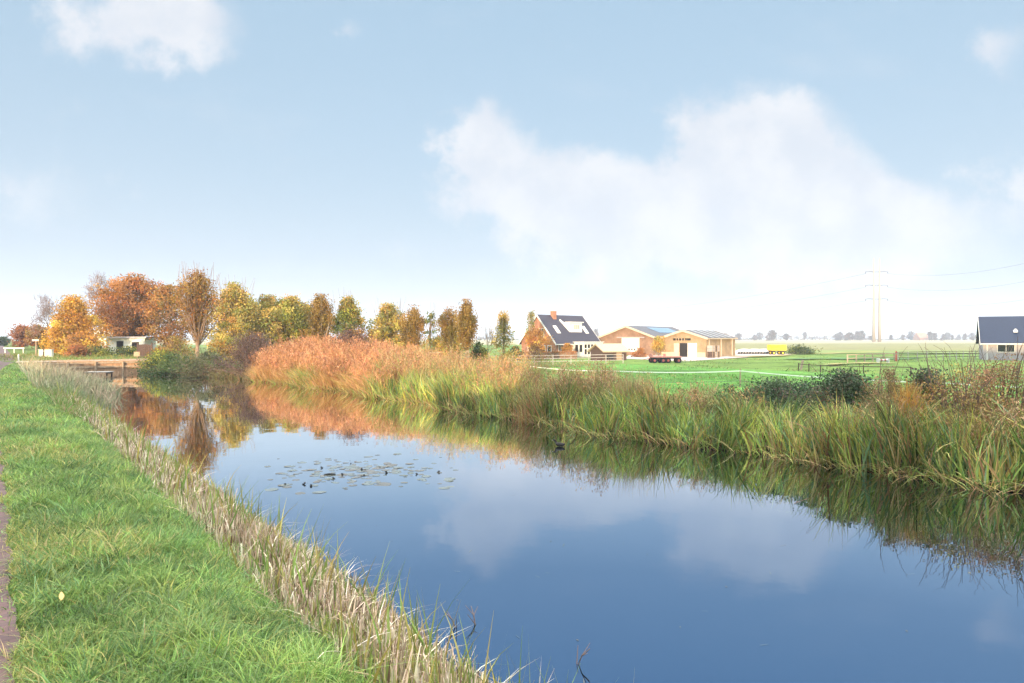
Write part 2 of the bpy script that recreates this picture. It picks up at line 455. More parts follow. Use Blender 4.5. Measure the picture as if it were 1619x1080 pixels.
for u in eu:
    for v in (-2.6, float(edge(u))):
        x, y = uv2xy(u, v); pv.append((x, y, float(hz(u, v)) + .012 + .03 * (u > 70)))
pv = np.array(pv); k = np.arange(len(eu) - 1) * 2
tag(npmesh('path', pv, np.stack([k, k + 1, k + 3, k + 2], 1), None, mat_path()), kind='structure')
# access lane across the dam
lane = [uv2xy(57.3, 1.0), uv2xy(57.3, 9.3), uv2xy(60.5, 9.3), uv2xy(60.5, 1.2)]
tag(MB().poly([(x, y, .06) for x, y in lane]).build('lane', mat('lane_gravel', (.36, .31, .27), .9, 3, .2)), kind='structure')
# farm yard of pale concrete
yard = [at(985, 102), at(1085, 90), at(1180, 110), at(1262, 133), at(1230, 146), at(1000, 140)]
tag(MB().poly([(x, y, -1.4 + .075) for x, y in yard]).build('yard', M_concrete), kind='structure')

# ================================================================ BUILDINGS
def gable_house(name, label, cat, loc, rz, L, w, eave, ridge, mw, mr, over=.3, verge=.25, trim=None, group=None, thick=.16, plinth=None):
    r = thing(name, label, cat, loc, rz, group); h = w / 2
    A = [(-L / 2, -h, 0), (-L / 2, h, 0), (-L / 2, h, eave), (-L / 2, 0, ridge), (-L / 2, -h, eave)]
    B = [(L / 2, y, z) for _, y, z in A]
    MB().prism(A, B).build('wall', mw, r)
    s = (ridge - eave) / h; mb = MB(); xe = L / 2 + verge; ye = h + over; ze = eave - s * over; up = .03
    for sg in (-1, 1):
        a = [(-xe, sg * ye, ze + up), (-xe, 0, ridge + up), (-xe, 0, ridge + up + thick), (-xe, sg * ye, ze + up + thick)]
        mb.prism(a, [(xe, y, z) for _, y, z in a])
    rf = mb.build('roof', mr, r)
    if trim:
        for ex in (-1, 1):
            t = MB(); x0 = ex * (xe + .004); x1 = ex * (xe + .05)
            for sg in (-1, 1):
                a = [(x0, sg * (ye + .02), ze - .12), (x0, 0, ridge - .12), (x0, 0, ridge + thick + .06), (x0, sg * (ye + .02), ze + thick + .06)]
                t.prism(a, [(x1, y, z) for _, y, z in a])
            t.build('bargeboard', trim, rf)
        for sg in (-1, 1):
            MB().box((0, sg * (ye + .05), ze + .06), (2 * xe, .1, .16)).build('gutter', trim, rf)
    if plinth:
        MB().box((0, 0, plinth / 2), (L + .08, w + .08, plinth)).build('plinth', M_plinth, r)
    return r
def wall_window(root, p, ax, wd, ht, frame=M_white, cols=1, rows=1, name='window', fw=.09, glass=None):
    """ax: 'x-' 'x+' 'y-' 'y+': the wall the window sits in; p: centre on the wall face"""
    sg = -1 if ax[1] == '-' else 1
    def put(mb, a, z, da, dz, off, th):
        if ax[0] == 'x': mb.box((p[0] + sg * off, p[1] + a, p[2] + z), (th, da, dz))
        else: mb.box((p[0] + a, p[1] + sg * off, p[2] + z), (da, th, dz))
    mb = MB()
    put(mb, 0, ht / 2 - fw / 2, wd, fw, .03, .1); put(mb, 0, -ht / 2 + fw / 2, wd, fw, .03, .1)
    for s in (-1, 1): put(mb, s * (wd / 2 - fw / 2), 0, fw, ht - 2 * fw, .03, .1)
    for i in range(1, cols): put(mb, -wd / 2 + wd * i / cols, 0, fw * .7, ht - 2 * fw, .03, .09)
    for i in range(1, rows): put(mb, 0, -ht / 2 + ht * i / rows, wd - 2 * fw, fw * .6, .03, .08)
    f = mb.build(name, frame, root)
    g = MB(); put(g, 0, 0, wd - 2 * fw, ht - 2 * fw, .012, .03); g.build('pane', glass or M_glass, f)
    return f
def wall_panel(root, name, p, ax, wd, ht, m, off=.04, th=.08, parent=None):
    sg = -1 if ax[1] == '-' else 1; mb = MB()
    if ax[0] == 'x': mb.box((p[0] + sg * off, p[1], p[2]), (th, wd, ht))
    else: mb.box((p[0], p[1] + sg * off, p[2]), (wd, th, ht))
    return mb.build(name, m, parent or root)

FZ = -1.4 + .03
# ---- farmhouse
th = R(43); L, w, EV, RD = 11.0, 8.0, 2.5, 6.9
cx, cy = at(878, 112)
ca, sa = math.cos(th), math.sin(th)
hx = cx + ca * L / 2 - sa * w / 2; hy = cy + sa * L / 2 + ca * w / 2
fh = gable_house('farmhouse', 'orange brick farmhouse with steep dark tiled roof, white dormer and brick chimney', 'house', (hx, hy, FZ), th, L, w, EV, RD, M_brick, M_slate, .45, .3, M_white)
sl = (RD - EV) / (w / 2)
rz_ = lambda y: RD + .19 + y * sl          # top of the front roof slope (y<0)
ch = MB(); ch.box((-2.1, -.35, 6.95), (.8, .7, 1.5)); c_ = ch.build('chimney', M_brick, [o for o in fh.children if o.name.startswith('roof')][0])
MB().box((-2.1, -.35, 7.74), (.9, .8, .1)).build('chimney_cap', M_plinth, c_.parent)
# dormer
dm = MB(); x0, x1, yf, zt = -.3, 2.6, -2.7, 5.75
zb = rz_(yf) - .05; yb = (zt - .19 - RD) / sl
dm.prism([(x0, yf, zb), (x0, yf, zt), (x0, yb, zt)], [(x1, yf, zb), (x1, yf, zt), (x1, yb, zt)])
dmo = dm.build('dormer', M_white, fh)
MB().prism([(x0 - .2, yf - .25, zt + .004), (x0 - .2, yf - .25, zt + .16), (x0 - .2, yb - .3, zt + .16), (x0 - .2, yb - .3, zt + .004)],
           [(x1 + .2, yf - .25, zt + .004), (x1 + .2, yf - .25, zt + .16), (x1 + .2, yb - .3, zt + .16), (x1 + .2, yb - .3, zt + .004)]).build('dormer_roof', M_white, dmo)
gl = MB(); gl.box(((x0 + x1) / 2, yf - .03, (zb + zt) / 2 + .1), (1.5, .05, .85)); gl.build('dormer_window', M_white, dmo)
for i in (-1, 0, 1):
    MB().box(((x0 + x1) / 2 + i * .48, yf - .065, (zb + zt) / 2 + .1), (.38, .02, .68)).build('pane', mat('curtained_glass', (.30, .32, .26), .25), dmo) if i == -1 else MB().box(((x0 + x1) / 2 + i * .48, yf - .065, (zb + zt) / 2 + .1), (.38, .02, .68)).build('pane', bpy.data.materials['curtained_glass'], dmo)
# white raking cheek running up the roof on the left of the dormer
ck = MB(); ya, yb2 = yf, -1.0
a = [(x0 - .28, yf, rz_(yf) + .01), (x0 - .28, yf, zt), (x0 - .28, yb, zt + .05), (x0 - .9, -.9, rz_(-.9) + .25), (x0 - .9, -.9, rz_(-.9) + .01)]
ck.prism(a, [(x + .22, y, z) for x, y, z in a]); ck.build('dormer_cheek', M_white, dmo)
for xs in (-3.4, 3.8):
    f = MB(); y0, y1 = -2.9, -1.75
    a = [(xs - .4, y0, rz_(y0) + .005), (xs + .4, y0, rz_(y0) + .005), (xs + .4, y1, rz_(y1) + .005), (xs - .4, y1, rz_(y1) + .005)]
    f.prism(a, [(x, y - .05, z + .06) for x, y, z in a]); so = f.build('skylight', M_white, fh)
    g = MB(); a = [(xs - .3, y0 + .12, rz_(y0 + .12) + .07), (xs + .3, y0 + .12, rz_(y0 + .12) + .07), (xs + .3, y1 - .12, rz_(y1 - .12) + .07), (xs - .3, y1 - .12, rz_(y1 - .12) + .07)]
    g.prism(a, [(x, y - .01, z + .012) for x, y, z in a]); g.build('pane', mat('sky_glass', (.5, .56, .62), .08), so)
gx = -L / 2
wall_window(fh, (gx, -.9, 4.0), 'x-', 1.1, 1.5, cols=2, rows=2)
wall_window(fh, (gx, 1.0, 4.0), 'x-', 1.1, 1.5, cols=2, rows=2)
for yy, ww in ((-2.7, .9), (-1.3, 1.0), (-.1, .8), (1.8, 1.2)): wall_window(fh, (gx, yy, 1.35), 'x-', ww, 1.15)
wall_window(fh, (-4.2, -w / 2, 1.4), 'y-', 1.1, 1.3, cols=2)
# glazed white garden room on the long side
gr = MB(); gr.box((1.2, -w / 2 - 1.25, 1.2), (5.0, 2.5, 2.4)); gro = gr.build('garden_room', M_white, fh)
MB().box((1.2, -w / 2 - 1.35, 2.46), (5.3, 2.6, .1)).build('garden_room_roof', M_white, gro)
for i in range(6):
    MB().box((-.85 + i * .82, -w / 2 - 2.51, 1.75), (.5, .05, .6)).build('pane', M_glass, gro)
    MB().box((-.85 + i * .82, -w / 2 - 2.51, .85), (.5, .05, .85)).build('pane', M_glass, gro)
for yy in (-.65, .3): MB().box((-1.31, -w / 2 - 1.25 + yy, 1.4), (.05, .6, 1.2)).build('pane', M_glass, gro)

# ---- two barns
bt = R(53); cb, sb = math.cos(bt), math.sin(bt)
def barn(label, pxc, D, L, w, ev, rd, mw):
    x, y = at(pxc, D)                                    # foot of the front gable's middle
    return gable_house('barn', label, 'barn', (x + cb * L / 2, y + sb * L / 2, FZ), bt, L, w, ev, rd, mw, M_barnroof, .3, .25, M_plinth, 'low farm barns')
b1L, b1w = 20, 11.4
b1 = barn('larger brick barn with big white sliding door and blue solar panels on its roof', 990, 124, b1L, b1w, 3.15, 5.2, M_brickred)
gx = -b1L / 2
wall_panel(b1, 'sliding_door', (gx, -.9, 1.9), 'x-', 3.5, 2.5, M_white, .06, .1)
for i in range(4): MB().box((gx - .125, -.1 - i * .55, 1.1), (.02, .28, .26)).build('door_window', M_glass, b1)
MB().box((gx - .14, -.9, 3.25), (.08, 5.5, .14)).build('door_rail', M_greypaint, b1)
s1 = (5.2 - 3.15) / (b1w / 2); zr = lambda y: 5.2 + .2 + y * s1
sp = MB()
for i in range(6):
    for j in range(2):
        xa = -3.5 + i * 1.55; ya = -1.0 - j * 1.35
        a = [(xa, ya - 1.25, zr(ya - 1.25) + .02), (xa + 1.48, ya - 1.25, zr(ya - 1.25) + .02), (xa + 1.48, ya, zr(ya) + .02), (xa, ya, zr(ya) + .02)]
        sp.prism(a, [(x, y, z + .06) for x, y, z in a])
sp.build('solar_panel', M_solar, b1)
MB().box((0, -b1w / 2 - .02, .35), (b1L - .2, .06, .7)).build('plinth', M_plinth, b1)
b2L, b2w = 13.5, 7.9
b2 = barn('smaller yellow brick barn with dark doorway, white door and striped roof lights', 1080, 112, b2L, b2w, 3.05, 4.3, M_brickyel)
gx = -b2L / 2
wall_panel(b2, 'doorway', (gx, -.1, 1.15), 'x-', 1.35, 2.3, M_dark, .03, .05)
wall_panel(b2, 'door', (gx, -1.6, 1.15), 'x-', 1.55, 2.3, M_white, .06, .1)
wall_panel(b2, 'door', (gx, 1.1, 1.15), 'x-', .9, 2.2, M_plinth, .06, .1)
for i, ww in enumerate((.55, .3, .4, .35, .3, .75)):
    MB().box((gx - .03, 1.5 - i * .5, 2.9), (.05, ww * .8, .34)).build('window', M_glass, b2)
MB().box((gx - .02, 0, .4), (.06, b2w - .3, .8)).build('plinth', M_plinth, b2)
s2 = (4.3 - 3.05) / (b2w / 2); zr2 = lambda y: 4.3 + .2 + y * s2
for i in range(4):
    xa = -4.6 + i * 2.8
    a = [(xa, -b2w / 2 - .2, zr2(-b2w / 2 - .2) + .02), (xa + .75, -b2w / 2 - .2, zr2(-b2w / 2 - .2) + .02), (xa + .75, -.15, zr2(-.15) + .02), (xa, -.15, zr2(-.15) + .02)]
    MB().prism(a, [(x, y, z + .04) for x, y, z in a]).build('roof_light', M_lightroof, b2)
for i in range(3): wall_panel(b2, 'pier', (-5.6 + i * 5.4, -b2w / 2, 1.5), 'y-', .35, 2.9, M_plinth, .05, .1)

# ---- animal shelter in front of the barns
sx, sy = at(962, 96)
sh = gable_house('animal_shelter', 'small dark brown timber shelter with a tan roof beside the barns', 'shed', (sx, sy, FZ), R(28), 4.0, 3.0, 1.35, 2.15, M_wooddark, M_tan, .45, .3)
wall_panel(sh, 'door', (.7, -1.5, .6), 'y-', .9, 1.1, M_wood, .03, .05); wall_panel(sh, 'opening', (-.9, -1.5, .55), 'y-', 1.3, .7, M_dark, .02, .04)

# ---- bungalow at the right edge
bx, by = at(1554, 98); bl = 16
bg_ = gable_house('bungalow', 'grey clad bungalow with dark blue tiled roof and white gutter at the right edge', 'house', (bx + bl / 2 * math.cos(R(-31)) - 4 * math.sin(R(-31)), by + bl / 2 * math.sin(R(-31)) + 4 * math.cos(R(-31)), FZ - .1), R(-31), bl, 8.0, 2.75, 6.2, M_greypaint, M_slateblue, .5, .35, M_white)
wall_window(bg_, (-bl / 2 + 2.7, -4.0, 1.75), 'y-', 2.1, 1.15, cols=2)
wall_panel(bg_, 'corner_post', (-bl / 2 + .5, -4.0, 1.3), 'y-', .16, 2.5, M_white, .06, .1)
wall_panel(bg_, 'corner_post', (-bl / 2 + 5.2, -4.0, 1.3), 'y-', .14, 2.5, M_white, .06, .1)
wall_panel(bg_, 'door', (-bl / 2 + 5.9, -4.0, 1.1), 'y-', .95, 2.1, M_dark, .03, .06)
yv = -2.6; zv = 6.2 + .2 + yv * (3.45 / 4)
MB().tube([(-bl / 2 + 3.9, yv, zv - .1), (-bl / 2 + 3.9, yv - .12, zv + .35)], [.16, .13], 8).box((-bl / 2 + 3.9, yv - .2, zv + .03), (.5, .5, .06), rx=R(40)).build('roof_vent', M_white, bg_)

# ---- white garden buildings behind the dam
gx_, gy_ = at(208, 76)
wg = thing('garden_building', 'low white garden building with flat roof half hidden behind hedges', 'shed', (gx_, gy_, -.3), R(6))
MB().box((0, 0, 1.0), (4.0, 3.0, 2.0)).build('wall', M_whitebright, wg); MB().box((0, -.1, 2.1), (4.6, 3.6, .18)).build('roof', M_greypaint, wg)
wall_panel(wg, 'opening', (-.55, -1.5, .9), 'y-', .7, 1.6, M_dark, .02, .05); wall_panel(wg, 'opening', (1.05, -1.5, .85), 'y-', .75, 1.5, M_dark, .02, .05)
gx_, gy_ = at(163, 80)
wl = thing('white_shed', 'small white shed with flat roof left of the low garden building', 'shed', (gx_, gy_, -.2), R(5))
MB().box((0, 0, .95), (1.7, 1.6, 1.9)).build('wall', M_whitebright, wl); MB().box((0, 0, 1.98), (2.0, 1.9, .12)).build('roof', M_greypaint, wl)
wall_panel(wl, 'door', (-.3, -.8, .85), 'y-', .6, 1.6, M_plinth, .02, .04)
gx_, gy_ = at(181, 90)
gable_house('cottage', 'cottage with a pale grey pitched roof showing between orange trees', 'house', (gx_, gy_, -.3), R(100), 7, 4.2, 2.1, 3.6, M_white, mat('pale_roof', (.42, .38, .36), .7, 4, .2), .3, .2)

# ---- unseen houses added behind the camera as sun blockers to shade the near canal
for i, (u0, u1, v0, v1, ev, rd) in enumerate(((-26, -10, -19, -10, 6.0, 9.6), (-48, -30, -20, -10, 6.0, 9.8), (-84, -50, -24, -12, 10, 15))):
    x, y = uv2xy((u0 + u1) / 2, (v0 + v1) / 2)
    lab = ('unseen brick terrace house with grey roof added nearest the photographer to shade the canal', 'unseen brick terrace house added farther along the road to extend the shade', 'unseen tall brick block added at the end of the road to shade the bungalow')[i]
    r = gable_house('shade_house', lab, 'house', (x, y, 0), math.atan2(DU[1], DU[0]), u1 - u0, v1 - v0, ev, rd, M_brickred, M_slate, .4, .3, M_white)
    for kx in np.arange(-(u1 - u0) / 2 + 2, (u1 - u0) / 2 - 1, 3.2):
        for kz in np.arange(1.6, ev - .8, 2.8): wall_window(r, (float(kx), -(v1 - v0) / 2, float(kz)), 'y-', 1.4, 1.5, cols=2)

x, y = uv2xy(-6.6, -13); r = thing('shade_garage', 'unseen low flat roofed brick block added beside the terrace to shade the lower far bank', 'shade_garage', (x, y, 0), math.atan2(DU[1], DU[0]))  # unseen low block added so only the weed tops catch the sun
MB().box((0, 0, 1.35), (6.2, 6, 2.7)).build('wall', M_brickred, r); MB().box((0, 0, 2.8), (6.5, 6.3, .18)).build('roof', M_greypaint, r)
for s in (-1.5, 1.5): wall_panel(r, 'door', (s, -3, 1.1), 'y-', 2.4, 2.1, M_white, .03, .06)

# ================================================================ TREES AND SHRUBS
PROF = {
    'round': lambda t: np.sqrt(np.clip(1 - (2 * t - 1) ** 2, 0, 1)) ** .8,
    'column': lambda t: np.minimum(1, (t / .18) ** .6) * np.minimum(1, ((1 - t) / .38) ** .65),
    'cone': lambda t: np.minimum(1, (t / .15) ** .6) * (1 - t) ** .6 * 1.15,
    'pollard': lambda t: (.42 + .58 * np.minimum(1, t / .6)) * np.minimum(1, ((1 - t) / .2) ** .5),
    'fan': lambda t: (.25 + .75 * np.minimum(1, t / .55)) * np.minimum(1, ((1 - t) / .25) ** .6),
    'mound': lambda t: np.sqrt(np.clip(1 - t ** 2.2, 0, 1)),
}
def limb(mb, p0, p1, r0, r1, sag=.12, k=5, seg=4):
    p0 = np.array(p0, float); p1 = np.array(p1, float); L = np.linalg.norm(p1 - p0)
    off = rng.normal(size=3) * L * .06 + np.array([0, 0, sag * L])
    t = np.linspace(0, 1, seg + 1)[:, None]
    pts = p0 * (1 - t) + p1 * t + off * (4 * t * (1 - t)) * .5
    mb.tube([tuple(p) for p in pts], list(np.linspace(r0, r1, seg + 1)), k, False)
M_barkmid = mat('bark_mid', (.26, .19, .14), .9, 6, .35)
ORANGE = [(.34, .145, .04), (.27, .11, .03), (.40, .19, .055), (.20, .105, .035), (.30, .16, .05)]
BROWN = [(.27, .165, .045), (.21, .125, .035), (.31, .20, .05), (.16, .11, .03)]
YELGRN = [(.43, .32, .085), (.33, .29, .08), (.50, .35, .09), (.20, .20, .055), (.40, .27, .075)]
GREENY = [(.27, .26, .04), (.18, .20, .035), (.34, .28, .045), (.12, .15, .03)]
YELLOW = [(.52, .29, .045), (.46, .23, .04), (.56, .36, .06), (.34, .19, .04)]
RUST = [(.30, .12, .05), (.24, .10, .05), (.34, .15, .06)]
DKGRN = [(.035, .065, .02), (.05, .085, .025), (.025, .045, .018), (.07, .10, .03)]
def crown(zb, zt, W, prof, nc, nl, sig, ls, colors, tpow=1.0, hollow=.35, flat=1.0, upright=0.0):
    t = rng.random(nc) ** tpow; ph = rng.uniform(0, 2 * math.pi, nc); a, b = rng.uniform(0, 6.28, 2)
    env = W / 2 * PROF[prof](t) * (1 + .20 * np.sin(3 * ph + a + 5 * t) + .15 * np.sin(5 * ph + b - 8 * t) + rng.normal(size=nc) * .13)
    rr = np.sqrt(rng.uniform(hollow ** 2, 1, nc)) * np.maximum(env - sig * .8, env * .25)
    c = np.stack([rr * np.cos(ph), rr * np.sin(ph) * flat, zb + t * (zt - zb)], 1)
    cnt = rng.poisson(nl, nc); idx = np.repeat(np.arange(nc), cnt); n = len(idx)
    s = sig * rng.uniform(.55, 1.45, nc)[idx][:, None]
    p = c[idx] + np.clip(rng.normal(size=(n, 3)), -1.55, 1.55) * s * np.array([1, 1, .85 + upright])
    p[:, 2] = np.maximum(p[:, 2], .05)
    ci = pal(colors, nc, .26)[idx] * rng.uniform(.78, 1.22, (n, 1))
    sz = ls * rng.uniform(.6, 1.4, n)
    return c, leafarr(p, sz, sz * .75, np.clip(ci, 0, .9))
def base_z(x, y, lo=-.05):
    return float(hxy(x, y)) + lo
def leafy(name, label, cat, px, D, ytop, wpx, prof, colors, group=None, zb=.18, nc=90, nl=60, sig=None, ls=.17, bark=None, trunk=.13, tpow=1.0, z0=None, limbs=45, hollow=.35, upright=0.0, lean=0, stems=1, spikes=0):
    x, y = at(px, D); z = base_z(x, y) if z0 is None else z0
    H = zat(ytop, D) - z; W = wpx * D / FPX; sig = (sig or W * .11) * .86; nl = nl * 1.05
    r = thing(name, label, cat, (x, y, z), float(rng.uniform(0, 6)), group)
    c, (V, F, C) = crown(H * zb, H - sig * (1.0 + .6 * upright), W, prof, nc, nl, sig, ls, colors, tpow, hollow, upright=upright)
    mb = MB()
    tt = .62 * H
    if stems == 1:
        mb.tube([(0, 0, 0), (.04, .02, H * .12), (.1 * lean, .03, H * .35), (.12 * lean, 0, tt), (.1 * lean, .05, H * .9)], [trunk * 1.35, trunk, trunk * .85, trunk * .5, trunk * .12], 8, False)
    else:
        for s in range(stems):
            a = rng.uniform(0, 6.28); q = rng.uniform(.15, .42) * W; hh = rng.uniform(.75, 1.0) * H
            limb(mb, (.12 * math.cos(a) * stems ** .3, .12 * math.sin(a), 0), (q * math.cos(a), q * math.sin(a), hh), trunk * .6, trunk * .08, .1, 5, 5)
    for i in rng.choice(len(c), min(limbs, len(c)), replace=False):
        q = c[i]; z_ = min(max(q[2] - (.35 + .8 * upright) * math.hypot(q[0], q[1]) - .25 * H * rng.random() * (1 + upright), H * zb * .8), tt)
        limb(mb, (0, 0, max(z_, .1)), q, trunk * .32, trunk * .06, -.05 if upright else .08, 4, 3)
    for i in range(spikes):                                   # bare twig tips above the crown
        a = rng.uniform(0, 6.28); q = rng.uniform(.1, .45) * W
        limb(mb, (q * .5 * math.cos(a), q * .5 * math.sin(a), H * .6), (q * math.cos(a), q * math.sin(a), H * rng.uniform(.98, 1.12)), .03, .008, .02, 3, 3)
    mb.build('trunk', bark or M_bark, r)
    npmesh('crown', V, F, C, M_leaf, r)
    return r
def bare(label, px, D, ytop, wpx, group, bark, spread=.55, r0=.16, depth=5, z0=None, clear=.2, leaves=None):
    x, y = at(px, D); z = base_z(x, y) if z0 is None else z0
    H = zat(ytop, D) - z; W = wpx * D / FPX
    r = thing('bare_tree', label, 'tree', (x, y, z), float(rng.uniform(0, 6)), group)
    mb = MB(); tw = MB(); tips = []
    def grow(p, d, L, rad, k):
        n = 3; pts = [p]; dd = d
        for i in range(n):
            dd = dd + rng.normal(size=3) * .10 + np.array([0, 0, .05]); dd /= np.linalg.norm(dd)
            pts.append(pts[-1] + dd * L / n)
        (mb if k > 2 else tw).tube([tuple(q) for q in pts], list(np.linspace(rad, rad * .62, n + 1)), 6 if k > 3 else (4 if k > 1 else 3), False)
        if k <= 0: tips.append(pts[-1]); return
        for i in range(rng.integers(2, 5) if k < depth else 6):
            s = rng.uniform(.35, 1.0); q = pts[min(int(s * n) + 1, n)]
            a = rng.uniform(0, 6.28); perp = np.cross(dd, [math.cos(a), math.sin(a), .3]); perp /= np.linalg.norm(perp)
            nd = dd * (1 - spread * .5) + perp * spread * rng.uniform(.7, 1.3); nd /= np.linalg.norm(nd)
            grow(q, nd, L * rng.uniform(.62, .85), max(rad * .58, .006), k - 1)
    grow(np.zeros(3), np.array([0, 0, 1.0]), 1.0, r0, depth)
    allv = np.array(mb.v + tw.v); sc = H / allv[:, 2].max(); sw = W / max(np.ptp(allv[:, 0]), np.ptp(allv[:, 1]))
    def resc(m):                                              # fit the grown skeleton to the tree's real height and spread
        m.v = [(vx * sw, vy * sw, vz * sc) for vx, vy, vz in m.v]
    # keep twig thickness: the skeleton was grown at unit size, so scale afterwards only positions of axes
    resc(mb); resc(tw)
    mb.build('trunk', bark, r)
    if tw.f: tw.build('twigs', M_twig if bark is not M_barkpale else M_barkpale, r)
    if leaves:
        T = np.array(tips) * np.array([sw, sw, sc]); k = rng.integers(0, len(T), leaves[0])
        p = T[k] + rng.normal(size=(leaves[0], 3)) * .25
        V, F, C = leafarr(p, .15 * rng.uniform(.6, 1.3, leaves[0]), .1, pal(leaves[1], leaves[0])); npmesh('crown', V, F, C, M_leaf, r)
    return r
G1 = 'autumn trees around the garden beyond the dam'
G2 = 'autumn trees in the row beyond the reeds'
leafy('tree', 'small dark green tree at the far left edge of the view', 'tree', 4, 150, 533, 18, 'round', DKGRN, G1, nc=50, ls=.3)
leafy('tree', 'small rust red tree, leftmost of the autumn trees', 'tree', 36, 108, 514, 34, 'round', RUST, G1, nc=70, ls=.24)
leafy('tree', 'dull rust brown tree right of the small rust red tree', 'tree', 60, 104, 514, 32, 'round', RUST + BROWN, G1, nc=70, ls=.22)
bare('bare purplish tree with fine twigs above the yellow orange tree', 84, 88, 464, 68, G1, M_bark, .55, .05, 6)
leafy('tree', 'bright yellow orange tree with a spreading low crown', 'tree', 116, 70, 470, 99, 'cone', YELLOW, G1, nc=240, nl=80, ls=.17, zb=0.06, sig=.42)
leafy('shrub', 'low golden shrub under the yellow orange tree', 'shrub', 128, 66, 526, 70, 'mound', YELLOW + ORANGE, nc=60, nl=60, ls=.15, zb=.05, stems=5, trunk=.08, sig=.35)
bare('tall bare tree with wide open branches left of the big orange brown tree', 160, 84, 428, 92, G1, M_twig, .62, .045, 6, leaves=(500, ORANGE))
leafy('tree', 'largest orange brown tree with a broad dense crown', 'tree', 212, 80, 436, 104, 'round', ORANGE, G1, nc=230, nl=85, ls=.2, zb=.22, trunk=.25, sig=.55, limbs=70)
leafy('tree', 'orange brown tree between the largest crown and the tall upright tree', 'tree', 268, 76, 450, 74, 'round', ORANGE + BROWN, G1, nc=140, nl=70, ls=.19, zb=.2, trunk=.2, sig=.45)
leafy('tree', 'ochre tree low behind the white garden building', 'tree', 185, 86, 478, 62, 'round', ORANGE + YELLOW, G1, nc=90, nl=60, ls=.19, zb=.25, sig=.45)
leafy('upright_tree', 'tall upright tree with many pale ascending branches at the water beside the dam', 'tree', 313, 48, 432, 74, 'fan', BROWN + ORANGE[:2], None, nc=240, nl=40, ls=.105, zb=.30, trunk=.13, tpow=.5, bark=M_barkmid, limbs=190, upright=.75, hollow=.1, sig=.24, spikes=40, z0=-.5)
leafy('tree', 'yellow green tree just right of the tall upright tree', 'tree', 370, 64, 449, 81, 'column', YELGRN, G2, nc=240, nl=78, ls=.17, zb=.12, sig=.38, spikes=24)
leafy('tree', 'broad yellow green tree with an orange tinted top in the row', 'tree', 424, 68, 469, 87, 'column', YELGRN + ORANGE[2:3], G2, nc=240, nl=78, ls=.17, zb=.1, sig=.4)
leafy('tree', 'darker green tree left of the brown pollard', 'tree', 462, 67, 468, 90, 'column', GREENY + YELGRN, G2, nc=240, nl=78, ls=.17, zb=.1, sig=.4)
leafy('tree', 'low yellow green tree filling the gap right of the broad orange topped tree', 'tree', 443, 71, 475, 70, 'round', YELGRN + GREENY, G2, nc=200, nl=70, ls=.17, zb=.06, sig=.4)
leafy('tree', 'low green gold tree between the broad tree and the tree by the tall upright tree', 'tree', 395, 70, 474, 66, 'round', YELGRN + GREENY + ORANGE[:1], G2, nc=200, nl=70, ls=.17, zb=.06, sig=.4)
leafy('tree', 'low green tree tucked against the left side of the brown pollard', 'tree', 484, 68, 482, 46, 'round', GREENY + YELGRN, G2, nc=130, nl=70, ls=.16, zb=.06, sig=.36)
leafy('pollard', 'brown pollard with bright trunk between two yellow green trees', 'tree', 507, 61, 470, 45, 'pollard', BROWN, G2, nc=150, nl=80, ls=.125, zb=0.4, trunk=.26, bark=M_barkpale, upright=.8, sig=.26, spikes=10, limbs=60)
leafy('tree', 'slim yellow green tree standing alone right of the brown pollard', 'tree', 550, 64, 470, 58, 'column', YELGRN + GREENY, G2, nc=190, nl=78, ls=.16, zb=.08, sig=.33, spikes=16)
leafy('tree', 'full yellow green tree left of the amber pollard', 'tree', 614, 66, 481, 70, 'column', YELGRN, G2, nc=240, nl=80, ls=.17, zb=.08, sig=.35, spikes=18)
leafy('pollard', 'amber pollard with thick pale trunk beside the full yellow green tree', 'tree', 654, 62, 489, 44, 'pollard', BROWN + YELLOW[3:], G2, nc=130, nl=80, ls=.125, zb=0.3, trunk=.24, bark=M_barkpale, upright=.8, sig=.24, limbs=50)
leafy('tree', 'thin airy tree right of the amber pollard', 'tree', 680, 70, 489, 31, 'column', GREENY, G2, nc=40, nl=28, ls=.17, zb=.1, spikes=10)
leafy('pollard', 'left of the two brown pollards standing together', 'tree', 712, 61, 489, 41, 'pollard', BROWN + GREENY[:1], G2, nc=150, nl=80, ls=.125, zb=0.2, trunk=.2, upright=.8, sig=.25, limbs=50)
leafy('pollard', 'taller right one of the two brown pollards, with a long bare trunk', 'tree', 738, 57, 478, 35, 'pollard', BROWN, G2, nc=140, nl=80, ls=.115, zb=0.4, trunk=.22, bark=M_barkpale, upright=.8, sig=.22, limbs=50)
bare('slim bare grey tree between the pollards and the birch', 770, 72, 508, 40, G2, M_barkpale, .5, .045, 5)
leafy('birch', 'slender yellow green birch with pale twigs right of the bare grey tree', 'tree', 796, 70, 492, 42, 'cone', YELGRN, G2, nc=90, nl=45, ls=.15, zb=.12, trunk=.1, bark=M_barkpale, sig=.3, spikes=14)
leafy('birch', 'thin grey green sparse tree at the farmhouse gable', 'tree', 840, 104, 492, 24, 'cone', GREENY, G2, nc=50, nl=22, ls=.2, zb=.3, trunk=.1, bark=M_barkpale, sig=.3, spikes=12)
leafy('tree', 'orange yellow tree in front of the farmhouse gable', 'tree', 848, 101, 518, 36, 'round', YELLOW + ORANGE, G2, nc=90, nl=55, ls=.2, zb=.12, sig=.4)
leafy('tree', 'small orange tree at the corner of the farmhouse garden room', 'tree', 897, 104, 543, 18, 'column', YELLOW + ORANGE, nc=50, nl=50, ls=.17, zb=.1, sig=.25)
leafy('tree', 'small yellow tree between the two barns', 'tree', 1041, 113, 531, 19, 'round', YELLOW + YELGRN, nc=50, nl=50, ls=.2, zb=.3, sig=.3)
